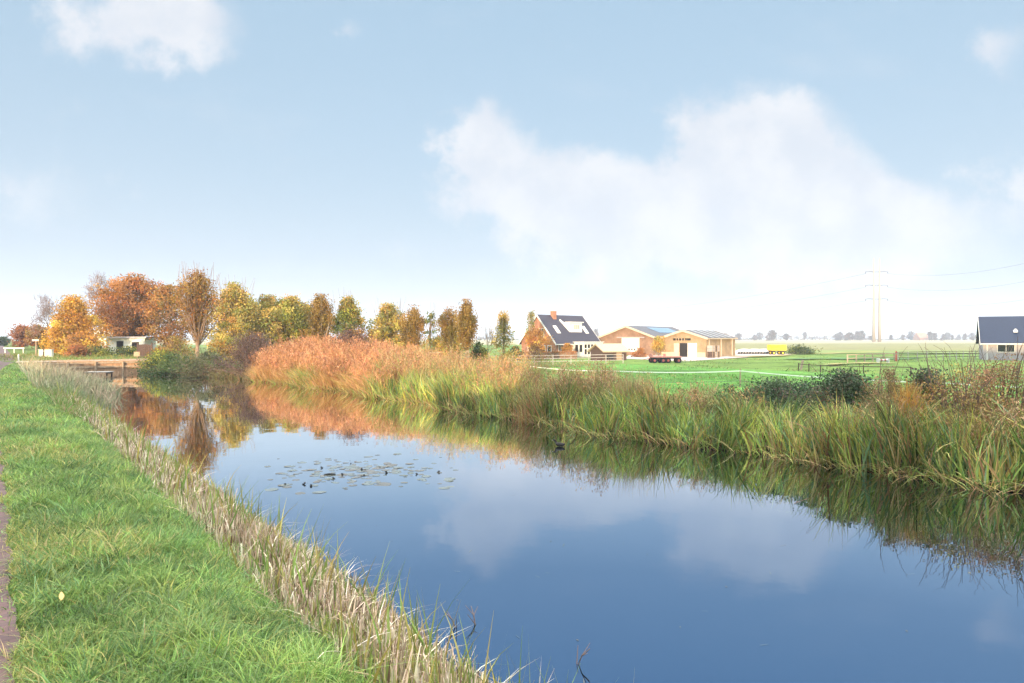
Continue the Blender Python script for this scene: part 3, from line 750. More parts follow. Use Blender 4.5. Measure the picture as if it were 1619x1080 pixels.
leafy('shrub', 'low rust shrub left of the big white barn door', 'shrub', 1012, 110, 551, 24, 'mound', RUST + ORANGE, nc=40, nl=40, ls=.17, zb=.05, stems=4, trunk=.06)
leafy('shrub', 'green climbing shrub beside the dark barn doorway', 'shrub', 1069, 118, 541, 8, 'column', GREENY, nc=25, nl=40, ls=.15, zb=.05, stems=3, trunk=.05)
leafy('shrub', 'dark green shrub at the foot of the two pollards', 'shrub', 725, 68, 546, 30, 'mound', DKGRN, nc=50, nl=60, ls=.15, zb=.05, stems=4, trunk=.06)
leafy('shrub', 'dark green shrub behind the slim bare tree', 'shrub', 757, 70, 540, 34, 'mound', DKGRN + GREENY, nc=60, nl=60, ls=.15, zb=.05, stems=4, trunk=.06)
leafy('shrub', 'round dark shrub at the left foot of the farmhouse', 'shrub', 815, 98, 548, 26, 'mound', DKGRN + BROWN, nc=50, nl=50, ls=.18, zb=.05, stems=4, trunk=.06)
leafy('shrub', 'yellow shrub at the foot of the yellow green trees', 'shrub', 352, 60, 528, 50, 'mound', YELLOW[2:] + YELGRN, nc=60, nl=60, ls=.14, zb=.05, stems=4, trunk=.06)
leafy('shrub', 'yellow shrub filling the gap beside the amber pollard', 'shrub', 692, 66, 530, 34, 'mound', YELLOW[2:] + YELGRN, nc=50, nl=60, ls=.14, zb=.05, stems=4, trunk=.06)
# garden shrubs behind the dam
leafy('shrub', 'low dark green hedge bush behind the dam lane', 'shrub', 150, 64, 549, 60, 'mound', DKGRN + GREENY, nc=70, nl=60, ls=.13, zb=.05, stems=5, trunk=.06)
leafy('shrub', 'green hedge bush in front of the white garden building', 'shrub', 205, 66, 551, 56, 'mound', DKGRN + GREENY[1:], nc=70, nl=60, ls=.13, zb=.05, stems=5, trunk=.06)
leafy('shrub', 'golden shrub at the right end of the timber dam', 'shrub', 255, 58, 548, 46, 'mound', YELLOW + ORANGE, nc=60, nl=60, ls=.13, zb=.05, stems=5, trunk=.06)
leafy('shrub', 'dark green conical shrub left of the yellow orange tree', 'shrub', 72, 72, 534, 24, 'cone', DKGRN + GREENY, nc=50, nl=60, ls=.14, zb=.05, stems=3, trunk=.06)
leafy('shrub', 'reddish low shrub under the right side of the yellow orange tree', 'shrub', 122, 62, 544, 34, 'mound', RUST + ORANGE, nc=40, nl=50, ls=.13, zb=.05, stems=3, trunk=.06)
leafy('shrub', 'tangle of bare brown brushwood between the garden and the tall upright tree', 'shrub', 282, 56, 530, 56, 'mound', BROWN + GREENY[1:2], nc=60, nl=30, ls=.12, zb=.05, stems=26, trunk=.05)
# bushes on the far bank near the dam
def bankbush(name, label, u, v, H, W, colors, nc, nl, ls, sig, stems=12, z=None, flat=1.0, arch=0, barkm=None, hollow=.3, trunk=.05, prof='mound'):
    x, y = uv2xy(u, v); z = float(hz(u, v)) - .05 if z is None else z
    r = thing(name, label, 'shrub', (x, y, z), math.atan2(DU[1], DU[0]))
    c, (V, F, C) = crown(.05, H, W, prof, nc, nl, sig, ls, colors, .9, hollow, flat)
    mb = MB()
    for i in rng.choice(len(c), min(stems * 3, len(c)), replace=False):
        q = c[i]; limb(mb, (q[0] * .25 + rng.normal() * .08, q[1] * .25, 0), q * np.array([1, 1, 1.0]), trunk * .5, trunk * .12, .12, 4, 4)
    for i in range(arch):                                      # long arching bare shoots
        a = rng.uniform(0, 6.28); q = rng.uniform(.2, .55) * W
        limb(mb, (rng.normal() * .15, rng.normal() * .15, 0), (q * math.cos(a), q * math.sin(a) * flat, H * rng.uniform(.95, 1.4)), trunk * .45, trunk * .1, .35, 4, 7)
    mb.build('stems', barkm or M_twig, r)
    npmesh('crown', V, F, C, M_leaf, r)
    return r
def u_for(px, v):                                              # position along the canal seen at column px, for a given offset across
    r_ = (px - CX) / FPX
    return v * (DV[0] - r_ * DV[1]) / (r_ * DU[1] - DU[0])
GB = [(.055, .10, .03), (.075, .12, .04), (.10, .13, .04), (.04, .07, .025)]
bankbush('shrub', 'green bank shrub under the tall upright tree', 51.5, 9.9, 1.55, 4.4, GB, 110, 60, .10, .28)
bankbush('shrub', 'green bank shrub next to the end of the timber dam', 55.2, 9.5, 1.4, 3.6, GB + GREENY[:1], 80, 60, .10, .25)
bankbush('shrub', 'grey green bank shrub left of the dark purple brown shrub', 47.4, 10.9, 1.4, 4.0, [(.10, .12, .06), (.13, .13, .07), (.08, .09, .045)], 80, 60, .10, .25)
PURP = [(.13, .085, .075), (.10, .065, .06), (.16, .11, .085), (.08, .055, .05)]
bankbush('shrub', 'dark purple brown twiggy shrub left of the orange reed bed', 43.6, 12.7, 2.45, 4.8, PURP, 170, 80, .06, .28, stems=40)
bankbush('shrub', 'purple brown twiggy shrub standing behind the orange reeds', 35.0, 15.6, 2.55, 4.2, PURP + RUST[:1], 140, 80, .06, .26, stems=30)
# brambles and autumn shrubs on the near part of the far bank
BR = [(.06, .105, .055), (.085, .14, .07), (.04, .07, .04), (.11, .16, .09), (.12, .10, .07)]
def bush_at(name, label, px, v, ytop, wpx, *a, **k):
    u = u_for(px, v); D = float(uv2xy(u, v)[1]); z = float(hz(u, v)) - .05
    return bankbush(name, label, u, v, zat(ytop, D) - z, wpx * D / FPX, *a, **k)
WEED = [(.28, .18, .10), (.23, .145, .09), (.35, .24, .13), (.20, .16, .08), (.27, .22, .09)]
AUT = [(.38, .26, .09), (.44, .32, .11), (.30, .21, .08), (.33, .19, .11), (.26, .23, .07), (.40, .22, .13)]
bush_at('bramble', 'dark green bramble mound left of the other by the white tape', 1225, 15.6, 611, 230, BR, 220, 85, .05, .16, stems=20, arch=6, flat=.8, trunk=.025)
bush_at('bramble', 'larger dark green bramble mound beside the brown weed shrub', 1335, 15.7, 600, 190, BR, 230, 85, .05, .16, stems=20, arch=6, flat=.8, trunk=.025)
bush_at('bramble', 'dark bramble hump between the brown weed shrub and the autumn shrub', 1462, 15.5, 596, 80, BR + PURP[:1], 90, 80, .05, .14, stems=14, arch=5, flat=.8, trunk=.025)
bush_at('weed_shrub', 'brown seeded weed shrub next to the orange reed tuft', 1406, 14.9, 590, 62, WEED, 90, 55, .034, .10, stems=34, arch=5, trunk=.022, prof='fan')
bush_at('autumn_shrub', 'large ochre and pink autumn shrub at the right edge of the far bank', 1518, 15.0, 588, 130, AUT, 120, 55, .038, .15, stems=60, arch=34, trunk=.022, prof='round')
bush_at('autumn_shrub', 'pinkish brown autumn shrub farther back at the right edge', 1588, 15.9, 578, 130, AUT[3:] + WEED, 120, 55, .038, .15, stems=50, arch=28, trunk=.022, prof='round')
bush_at('autumn_shrub', 'dark leaved autumn shrub beyond the right edge of the far bank', 1720, 15.4, 580, 150, AUT + BR[:2], 130, 60, .05, .15, stems=30, arch=10, trunk=.03)

# ================================================================ REEDS AND GRASS
def scatter(n, u0, u1, v0, v1, far=True, up=1.0):
    u = u0 + (u1 - u0) * rng.random(n) ** up; q = rng.random(n)
    v = (vfar(u) if far else 0) + v0 + (v1 - v0) * q
    x, y = uv2xy(u, v); return u, v, np.stack([x, y, np.maximum(hz(u, v), -.95)], 1)
def clump_mod(u, v, s=1.3, seed=0):
    return .5 + .25 * (np.sin(u * 2.1 * s + seed) + np.sin(u * .83 * s + v * 1.9 + seed * 2.3)) + .25 * np.sin(u * 5.3 * s - v * 2.7 + seed)
IRIS = [(.15, .24, .06), (.21, .31, .075), (.30, .35, .08), (.09, .16, .055), (.38, .37, .09), (.16, .25, .13)]
IRISDRY = [(.42, .30, .12), (.50, .40, .20), (.32, .20, .09), (.24, .13, .07), (.42, .38, .14)]
parts = []
WATERDIR = math.atan2(-DV[1], -DV[0])
u, v, b = scatter(21000, -9, 27.5, -.1, 1.7, True, 1.0)
cm_ = clump_mod(u, v, 1.0, 1); h = rng.uniform(.5, 1.08, len(u)) * (.72 + .6 * cm_) * np.interp(u, [0, 8, 11, 20, 27], [1.15, 1.0, .95, 1.05, 1.2])
az = 2.5 * np.sin(u * 1.9 + 1.2 * np.sin(v * 2.3)) + 1.7 * np.sin(u * .7 + v) + rng.normal(size=len(u)) * .7; q = rng.random(len(u)) < .25; az[q] = WATERDIR + rng.normal(size=q.sum()) * .8
C = pal(IRIS, len(u), .3) * (.6 + .8 * clump_mod(u, v, .6, 4))[:, None]; dry = rng.random(len(u)) < np.clip(.2 + .5 * (clump_mod(u, v, .8, 7) - .5), .05, .65); C[dry] = pal(IRISDRY, dry.sum(), .25)
parts.append(bladearr(b, h, rng.uniform(.014, .042, len(u)), az, rng.uniform(.08, .55, len(u)), rng.gamma(.9, .22, len(u)), C, 5))
# leaning waterline leaves
u, v, b = scatter(2600, -9, 40, -.35, .15, True, 1.0); b[:, 2] = -.86
C = pal(IRISDRY + IRIS[:3], len(u), .25)
parts.append(bladearr(b, rng.uniform(.25, .8, len(u)), rng.uniform(.012, .026, len(u)), WATERDIR + rng.normal(size=len(u)) * 1.1, rng.uniform(.3, 1.2, len(u)), rng.uniform(.2, 1.4, len(u)), C, 5))
u, v, b = scatter(5000, 40.5, 57, -.5, 1.2); b[:, 2] = np.maximum(b[:, 2], -.86)
parts.append(bladearr(b, rng.uniform(.25, .75, len(u)), rng.uniform(.015, .035, len(u)), rng.uniform(0, 6.28, len(u)), rng.uniform(.1, .9, len(u)), rng.uniform(.1, 1.0, len(u)), pal([(.13, .13, .06), (.20, .17, .09), (.10, .12, .05), (.24, .17, .10)], len(u), .25), 4))
V, F, C = joinarr(parts); tag(npmesh('bank_sedge', V, F, C, M_reed), 'green and straw sword shaped leaves lining the far waterline', 'waterside plants', kind='stuff')

def panicles(name, u, v, b, h, C, Cp, label, cat, npan=12, plen=.3, psize=.08, wl=1.0, leaves=2, droop=.2, wst=.009):
    n = len(u); az = rng.uniform(0, 6.28, n); lean = rng.uniform(.02, .22, n)
    P = [bladearr(b, h, np.full(n, wst), az, lean, np.full(n, .06), C, 3, .6)]
    for k in range(leaves):
        t = rng.uniform(.15, .85, n); bb = b + np.stack([np.cos(az) * h * lean * t, np.sin(az) * h * lean * t, h * t], 1)
        P.append(bladearr(bb, rng.uniform(.2, .5, n) * wl, rng.uniform(.01, .022, n), rng.uniform(0, 6.28, n), rng.uniform(.3, .9, n), rng.uniform(.2, 1.0, n), C * rng.uniform(.8, 1.2, (n, 1)), 3))
    i = np.repeat(np.arange(n), npan); t = rng.uniform(0, 1, len(i))
    top = b + np.stack([np.cos(az) * h * (lean + .06), np.sin(az) * h * (lean + .06), h * (1 - .2 * lean)], 1)
    c = top[i] + np.stack([rng.normal(size=len(i)) * .045, rng.normal(size=len(i)) * .045, -t * plen], 1)
    c[:, :2] += (np.stack([np.cos(az[i]), np.sin(az[i])], 1) * (droop * (1 - t) * plen)[:, None])
    ax = np.stack([np.cos(az[i]) * .5, np.sin(az[i]) * .5, np.full(len(i), 1.0)], 1)
    P.append(leafarr(c, psize * rng.uniform(.6, 1.4, len(i)), psize * .28, Cp[i] * rng.uniform(.75, 1.25, (len(i), 1)), ax, .5))
    V, F, C_ = joinarr(P); return tag(npmesh(name, V, F, C_, M_reed), label, cat, kind='stuff')
# orange reed bed lit by the low sun
u, v, b = scatter(11000, 25.5, 42.5, .15, 4.3)
keep = rng.random(len(u)) < np.interp(u, [25, 29, 41, 43], [.25, 1, 1, .3]); u, v, b = u[keep], v[keep], b[keep]
cmr = clump_mod(u * 1.3, v * 1.6, 1.2, 21); h = np.interp(u, [25, 28, 33, 37, 42.5], [1.35, 1.65, 2.05, 2.4, 1.95]) * rng.uniform(.6, 1.08, len(u)) * (.78 + .28 * cmr) * np.interp(v - vfar(u), [.1, 1.2, 2.5], [.68, .95, 1.0])
RD_ = [(.48, .27, .13), (.42, .22, .10), (.55, .33, .16), (.36, .20, .10), (.48, .32, .14)]
RDP = [(.44, .23, .12), (.37, .18, .10), (.50, .27, .145), (.30, .16, .10)]
tone = (.62 + .62 * clump_mod(u * 1.7, v * 2.1, 1.0, 31))[:, None]; panicles('reed_bed', u, v, b, h, pal(RD_, len(u), .25) * tone, pal(RDP, len(u), .25) * tone, 'tall orange brown reeds glowing in low sun on the far bank', 'reeds', 9, .34, .10, leaves=3)
# bent straw at the foot of the orange reeds, and green tufts in front of it
parts = []
u, v, b = scatter(5200, 27, 42, -.1, .9); h = rng.uniform(.5, 1.2, len(u))
C = pal(RD_ + [(.42, .33, .10), (.30, .27, .08)], len(u), .2)
parts.append(bladearr(b, h, rng.uniform(.012, .028, len(u)), WATERDIR + rng.normal(size=len(u)) * 1.2, rng.uniform(.1, .8, len(u)), rng.uniform(.1, 1, len(u)), C, 4))
u, v, b = scatter(4200, 28.5, 36.5, -.15, .8); k = clump_mod(u, v, .8, 2) + .35 * np.exp(-((u - 34.0) / 1.6) ** 2) > .72; u, v, b = u[k], v[k], b[k]
parts.append(bladearr(b, rng.uniform(.7, 1.35, len(u)), rng.uniform(.012, .028, len(u)), rng.uniform(0, 6.28, len(u)), rng.uniform(.05, .4, len(u)), rng.uniform(.05, .6, len(u)), pal(IRIS, len(u), .2), 4))
V, F, C = joinarr(parts); tag(npmesh('reed_fringe', V, F, C, M_reed), 'straw and green leaves bending at the foot of the orange reeds', 'reeds', kind='stuff')
# brown seeded weeds behind the sedge
u, v, b = scatter(10500, -9, 29, .7, 3.0)
kk = rng.random(len(u)) < np.interp(u, [-9, 3, 7, 9, 12, 14, 27], [1, .9, .55, .4, .5, 1, 1]); u, v, b = u[kk], v[kk], b[kk]
h = np.interp(u, [-9, 4, 7, 9, 12, 13.5, 17, 22, 27], [1.5, 1.3, 1.0, .75, .8, 1.1, 1.35, 1.4, 1.6]) * rng.uniform(.5, 1.1, len(u)) * (.55 + .75 * clump_mod(u, v, .7, 5))
WE = [(.33, .23, .12), (.25, .16, .10), (.40, .30, .15), (.26, .24, .10), (.31, .17, .11)]
panicles('seeded_weeds', u, v, b, h, pal(WE + IRIS[:2], len(u), .2), pal(WE + RD_[:2], len(u), .25), 'brown seeded weeds and grasses standing behind the green waterside leaves', 'weeds', 15, .48, .07, leaves=2, wst=.008)
# a stand of tall pale stalks and the orange tuft
def tuft(name, label, u0, v0, n, sp, hh, cols, wd=.012, lean=.16):
    u = u0 + rng.normal(size=n) * sp; v = v0 + rng.normal(size=n) * sp; x, y = uv2xy(u, v)
    b = np.stack([x, y, hz(u, v)], 1); V, F, C = bladearr(b, hh * rng.uniform(.6, 1.05, n), np.full(n, wd), rng.uniform(0, 6.28, n), rng.uniform(0, lean, n), rng.uniform(0, .25, n), pal(cols, n, .2), 5)
    o = npmesh(name, V, F, C, M_reed); me = o.data; return tag(o, label, 'grass tuft')
ox, oy = at(1437, 13.5); uo, vo = xy2uv(ox, oy)
tuft('orange_reed_tuft', 'narrow upright tuft of orange reed beside the brown weed shrub', uo, vo, 420, .07, 1.45, [(.50, .27, .06), (.44, .22, .05), (.55, .34, .09)], .014, .10)
ox, oy = at(1000, 18.5); uo, vo = xy2uv(ox, oy)
tuft('stalk_tuft', 'tall pale brown stalks rising in front of the green field', uo, vo, 230, .22, 1.55, WE, .012, .12)
ox, oy = at(832, 20.5); uo, vo = xy2uv(ox, oy)
tuft('stalk_tuft', 'tall brown stalks left of the farmhouse garden fence', uo, vo, 230, .25, 1.6, WE + RUST[:1], .012, .14)

# near verge: short grass
def near_grass():
    P = []
    for (u0, u1, dens, hh, wd) in ((1.2, 5, 9500, .115, .0055), (5, 9, 5600, .12, .0072), (9, 16, 2900, .125, .010), (16, 28, 1100, .12, .014), (28, 57, 480, .13, .022)):
        n = int((u1 - u0) * 2.05 * dens); nt_ = max(8, n // 46)
        tu = rng.uniform(u0, u1, nt_); tv = rng.uniform(-.05, 2.0, nt_); ti = rng.integers(0, nt_, n); sp = np.interp(u0, [1, 16, 40], [.045, .07, .14])
        th_ = rng.gamma(6, 1 / 6, nt_); off = rng.normal(size=(n, 2)) * sp; loose = rng.random(n) < .35
        u = tu[ti] + off[:, 0]; v = tv[ti] + off[:, 1]; u[loose] = rng.uniform(u0, u1, loose.sum()); v[loose] = rng.uniform(-.05, 2.0, loose.sum())
        k = v > edge(u) - .01 + .05 * rng.normal(size=n) * (rng.random(n) < .4); k &= rng.random(n) < np.interp(v, [1.45, 1.9], [1, .15]); u, v, off, ti, loose = u[k], v[k], off[k], ti[k], loose[k]; n = len(u)
        x, y = uv2xy(u, v); b = np.stack([x, y, hz(u, v) - .004], 1)
        t = .5 + .5 * np.sin(x * 2.3 + 1.7 * np.sin(y * 1.9)) * np.sin(y * 2.9 + 1.3 * np.sin(x * 3.1)); t3 = .5 + .5 * np.sin(x * .9 + 2 * np.sin(y * .7)) * np.sin(y * 1.3 + 1)
        h = hh * rng.uniform(.5, 1.3, n) * (.7 + .3 * t) * np.where(loose, .75, th_[ti]) * np.interp(v - edge(u), [0, .15], [.6, 1])
        tc_ = pal([(.19, .32, .08), (.155, .275, .075), (.25, .38, .10), (.30, .37, .10), (.14, .26, .10), (.20, .30, .12), (.10, .19, .06)], nt_, .2)
        C = tc_[ti] * rng.uniform(.6, 1.4, (n, 1)) * (.75 + .45 * t)[:, None]
        yl = rng.random(n) < np.clip(.07 + .9 * (t3 - .60) * (v < 1.1) + .35 * np.interp(v - edge(u), [0, .12], [1, 0]), .04, .5); C[yl] = pal([(.42, .38, .13), (.48, .40, .19), (.36, .37, .10)], yl.sum(), .2)
        da = np.arctan2(*(off @ np.array([[DU[1], DU[0]], [DV[1], DV[0]]])).T)
        az = np.where(loose, rng.uniform(0, 6.28, n), da + rng.normal(size=n) * .5)
        P.append(bladearr(b, h, wd * rng.uniform(.7, 1.3, n), az, rng.uniform(.1, .7, n), rng.gamma(1.5, .4, n), C, 3 if u0 < 9 else 2))
    V, F, C = joinarr(P); tag(npmesh('verge_grass', V, F, C, M_grass), 'bright green short grass on the verge beside the footpath', 'grass', kind='stuff')
near_grass()
# roadside grass on the other side of the path
n = 42000; u = -4 + 64 * rng.random(n) ** 1.7; v = rng.uniform(-7.4, -2.55, n); x, y = uv2xy(u, v)
V, F, C = bladearr(np.stack([x, y, hz(u, v) - .004], 1), rng.uniform(.05, .16, n), rng.uniform(.008, .016, n), rng.uniform(0, 6.28, n), rng.uniform(.1, .7, n), rng.gamma(1.5, .4, n), pal([(.18, .33, .07), (.15, .28, .065), (.24, .37, .085), (.30, .36, .10)], n, .2), 2)
tag(npmesh('roadside_grass', V, F, C, M_grass), 'short green grass between the footpath and the clipped hedge', 'grass', kind='stuff')
# cut straw-coloured reeds on the near water's edge
def near_reeds():
    P = []
    STR = [(.64, .54, .41), (.56, .45, .32), (.76, .67, .54), (.36, .27, .18), (.56, .42, .32), (.20, .14, .09)]
    for (u0, u1, dens, wd) in ((.5, 9, 1650, .0125), (9, 18, 850, .017), (18, 30, 420, .024)):
        n = int((u1 - u0) * 1.35 * dens); u = rng.uniform(u0, u1, n); v = 1.62 + 1.22 * rng.beta(1.3, 1.2, n)
        k = rng.random(n) < np.interp(clump_mod(u * 1.6, v * 2.2, 1, 3), [.1, .6], [.35, 1]); u, v = u[k], v[k]; n = len(u)
        x, y = uv2xy(u, v); b = np.stack([x, y, np.maximum(hz(u, v), -.86) - .01], 1)
        h = rng.uniform(.10, .29, n) * np.interp(v, [1.4, 1.9, 2.75], [.5, 1.0, .95]) * (.8 + .4 * clump_mod(u, v, 1.7, 8))
        C = pal(STR, n, .2) * (.55 + .7 * rng.random((n, 1)) ** .8); g = rng.random(n) < np.interp(clump_mod(u, v, 1.1, 6), [.2, .9], [.06, .42]); C[g] = pal([(.28, .32, .08), (.35, .36, .11), (.20, .26, .07)], g.sum(), .2)
        P.append(bladearr(b, h, wd * rng.uniform(.7, 1.5, n), rng.uniform(0, 6.28, n), rng.uniform(0, .2, n), rng.gamma(.8, .12, n), C, 4, .45))
        m = n // 45; i = rng.choice(n, m)                     # taller green leaves standing over the stubble
        P.append(bladearr(b[i], rng.uniform(.4, .75, m), np.full(m, wd * 1.3), rng.uniform(0, 6.28, m), rng.uniform(.02, .35, m), rng.uniform(0, .3, m), pal([(.17, .26, .06), (.24, .29, .08), (.33, .27, .08)], m, .2), 4, .1))
        m = n // 12; i = rng.choice(n, m)                      # flattened litter
        P.append(bladearr(b[i] + np.array([0, 0, .02]), rng.uniform(.15, .4, m), np.full(m, wd * .8), rng.uniform(0, 6.28, m), rng.uniform(.4, .9, m), rng.uniform(.3, 1.0, m), pal(STR, m, .25), 3))
    V, F, C = joinarr(P); tag(npmesh('reed_stubble', V, F, C, M_reed), 'straw coloured cut reed stubble along the near water edge', 'reeds', kind='stuff')
near_reeds()
# taller grey green reed clump on the left bank
u = rng.uniform(28, 51, 9000); v = 1.0 + rng.beta(1.6, 1.4, 9000) * np.interp(u, [28, 34, 46, 51], [2.2, 3.4, 3.8, 2.6])
k = rng.random(9000) < np.interp(clump_mod(u, v, .6, 9), [.2, .7], [.3, 1]); u, v = u[k], v[k]; x, y = uv2xy(u, v); n = len(u)
b = np.stack([x, y, np.maximum(hz(u, v), -.9)], 1); h = np.interp(u, [28, 33, 50], [.8, 1.2, 1.3]) * rng.uniform(.45, 1.05, n) * np.interp(v, [1.3, 2.6, 3.6, 5], [.75, 1, .85, .55]) * (.7 + .5 * clump_mod(u, v, .5, 11))
gr = np.clip(clump_mod(u, v, .45, 13), 0, 1)[:, None]; C = pal([(.18, .25, .13), (.14, .22, .11), (.24, .28, .15)], n, .2) * gr + pal([(.42, .34, .24), (.34, .27, .19), (.48, .38, .27)], n, .2) * (1 - gr)
V, F, C = joinarr([bladearr(b, h, rng.uniform(.014, .034, n), rng.uniform(0, 6.28, n), rng.uniform(.03, .4, n), rng.gamma(1.1, .3, n), C, 4)])
tag(npmesh('left_bank_reeds', V, F, C, M_reed), 'grey green and straw reed clump on the left bank before the dam', 'reeds', kind='stuff')
# low herbs in the gap
u = rng.uniform(19, 30, 3000); v = rng.uniform(1.25, 2.5, 3000); x, y = uv2xy(u, v)
V, F, C = bladearr(np.stack([x, y, hz(u, v)], 1), rng.uniform(.12, .4, 3000), rng.uniform(.012, .03, 3000), rng.uniform(0, 6.28, 3000), rng.uniform(.1, .6, 3000), rng.uniform(0, .8, 3000), pal([(.12, .22, .05), (.18, .25, .07), (.30, .25, .14)], 3000, .2), 3)
tag(npmesh('bank_herbs', V, F, C, M_grass), 'low green herbs between the stubble and the left reed clump', 'herbs', kind='stuff')
# pasture grass beyond the far bank
n = 42000; u = rng.uniform(-12, 62, n); v = vfar(u) + 3.0 + rng.random(n) ** 1.5 * 34; x, y = uv2xy(u, v); k = y > 8; x, y, u, v = x[k], y[k], u[k], v[k]; n = len(x)
V, F, C = bladearr(np.stack([x, y, hz(u, v)], 1), rng.uniform(.05, .17, n), rng.uniform(.02, .05, n), rng.uniform(0, 6.28, n), rng.uniform(.1, .7, n), rng.uniform(0, .6, n), pal([(.08, .24, .035), (.11, .29, .045), (.065, .18, .03), (.16, .27, .06)], n, .2), 2)
tag(npmesh('pasture_grass', V, F, C, M_grass), 'short green pasture grass behind the far bank', 'grass', kind='stuff')
n = 16000; u = rng.uniform(-10, 62, n); v = vfar(u) + 6 + rng.random(n) ** 1.2 * 95; x, y = uv2xy(u, v); k = (y > 25) & (np.sin(x * .41 + 2 * np.sin(y * .13)) + np.sin(y * .33 + x * .17) + rng.normal(size=n) * .5 > .55); x, y = x[k], y[k]; n = len(x)
V, F, C = bladearr(np.stack([x, y, hxy(x, y)], 1), rng.uniform(.12, .34, n), rng.uniform(.04, .10, n), rng.uniform(0, 6.28, n), rng.uniform(.2, .9, n), rng.uniform(0, .6, n), pal([(.07, .17, .035), (.12, .22, .05), (.20, .22, .07), (.26, .23, .09)], n, .25), 2)
tag(npmesh('pasture_tussocks', V, F, C, M_grass), 'darker and straw coloured tussocks scattered over the pasture', 'grass', kind='stuff')
# garden grass behind the dam
n = 9000; x = rng.uniform(-50, -8, n); y = rng.uniform(50, 72, n); u, v = xy2uv(x, y); k = (u > 60.8) | ((v > 12.5) & (u > 45)); x, y = x[k], y[k]; n = len(x)
V, F, C = bladearr(np.stack([x, y, hxy(x, y)], 1), rng.uniform(.1, .45, n), rng.uniform(.02, .05, n), rng.uniform(0, 6.28, n), rng.uniform(.1, .7, n), rng.uniform(0, .6, n), pal([(.10, .17, .04), (.20, .19, .06), (.30, .20, .07), (.14, .20, .05)], n, .2), 2)
tag(npmesh('garden_grass', V, F, C, M_grass), 'rough grass and herbs around the garden beyond the dam', 'grass', kind='stuff')

# ================================================================ DAM, JETTY AND SMALL THINGS ON THE LEFT
def uvw(u, v, z): x, y = uv2xy(u, v); return (x, y, z)
ang = math.atan2(DV[1], DV[0])                               # local x across the canal, local y along it
dam = thing('timber_dam', 'timber plank retaining wall across the end of the canal', 'retaining wall', uvw(56.7, 5.6, -1.2), ang)
pl = MB()
x = -3.6
while x < 3.75:
    wd = .2; pl.box((x, 0, .62 + rng.uniform(-.015, .015)), (wd - .012, .07, 1.34)); x += wd
pl.build('plank_wall', mat('dam_planks', (.44, .28, .17), .85, 3, .35), dam)
for zz in (.86, 1.16): MB().box((0, -.085, zz), (7.6, .09, .13)).build('waling', M_wood, dam)
MB().box((0, 0, 1.36), (7.7, .28, .07)).build('capping_board', M_wood, dam)
px = -3.4
while px < 3.6:
    MB().tube([(px, -.2, 0), (px, -.2, 1.24)], .07, 8).build('pile', M_wood, dam); px += 1.7
jt = thing('jetty', 'small grey plank landing stage low over the water before the dam', 'jetty', (*at(157, 44), -.8), R(8))
for i in range(9): MB().box((-.66 + i * .165, 0, .34), (.15, .8, .04)).build('plank', M_woodgrey, jt)
for sx_ in (-.6, .6):
    MB().box((sx_, 0, .27), (.08, .84, .09)).build('beam', M_wooddark, jt)
    for sy_ in (-.35, .35): MB().tube([(sx_, sy_, -.6), (sx_, sy_, .22)], .05, 7).build('post', M_wooddark, jt)
r = thing('notice_board', 'small blank wooden board on a post behind the timber dam', 'sign', (*at(217, 55), .0), R(4))
MB().tube([(0, 0, -.1), (0, 0, .55)], .04, 7).build('post', M_wood, r); MB().box((0, -.06, .44), (.46, .05, .36)).build('board', M_wood, r)
r = thing('garden_gate', 'dark timber garden gate right of the small wooden board', 'gate', (*at(229, 57), .0), R(4))
for i in range(7): MB().box((-.45 + i * .15, 0, .62), (.13, .04, 1.2 - .12 * abs(i - 3) / 3)).build('slat', M_wooddark, r)
MB().box((0, .05, .35), (1.05, .05, .1)).box((0, .05, .95), (1.05, .05, .1)).build('rail', M_wooddark, r)
for s in (-.58, .58): MB().box((s, 0, .65), (.1, .1, 1.35)).build('post', M_wooddark, r)
r = thing('bollard', 'white post standing beside the footpath at the lane', 'post', uvw(60.5, 1.25, .0))
MB().tube([(0, 0, -.05), (0, 0, .5), (0, 0, .56)], [.055, .055, .03], 10).build('shaft', M_white, r); MB().tube([(0, 0, .40), (0, 0, .46)], .058, 10).build('band', M_greypaint, r)
r = thing('road_barrier', 'low white barrier bar at the far left beside the road', 'barrier', (*at(22, 78), .0), R(3))
MB().box((0, 0, .58), (2.3, .06, .14)).build('rail', M_white, r)
for s in (-1, 0, 1): MB().box((s, .05, .26), (.08, .06, .56)).build('post', M_white, r)
r = thing('signpost', 'tee shaped wooden post with a pale cross board left of the yellow orange tree', 'sign', (*at(57, 66), .0), R(2))
MB().tube([(0, 0, -.1), (0, 0, 1.55)], .06, 7).build('post', M_wood, r); MB().box((0, -.07, 1.52), (.62, .05, .17)).build('board', mat('pale_board', (.62, .50, .42), .7, 6, .2), r)
r = thing('parapet', 'low white wall at the side of the lane by the dark post', 'wall', (*at(73, 62), -.02), R(-6))
MB().box((0, 0, .33), (1.25, .25, .66)).build('wall', mat('whitewash', (.60, .60, .55), .8, 3, .2), r); MB().box((0, 0, .70), (1.35, .33, .08)).build('coping', M_concrete, r)
r = thing('lane_post', 'dark post in front of the low white wall', 'post', (*at(69, 60), .0))
MB().tube([(0, 0, -.1), (0, 0, .72), (0, 0, .78)], [.06, .06, .02], 8).build('shaft', M_wooddark, r); MB().tube([(0, 0, .55), (0, 0, .62)], .064, 8).build('band', M_woodgrey, r)
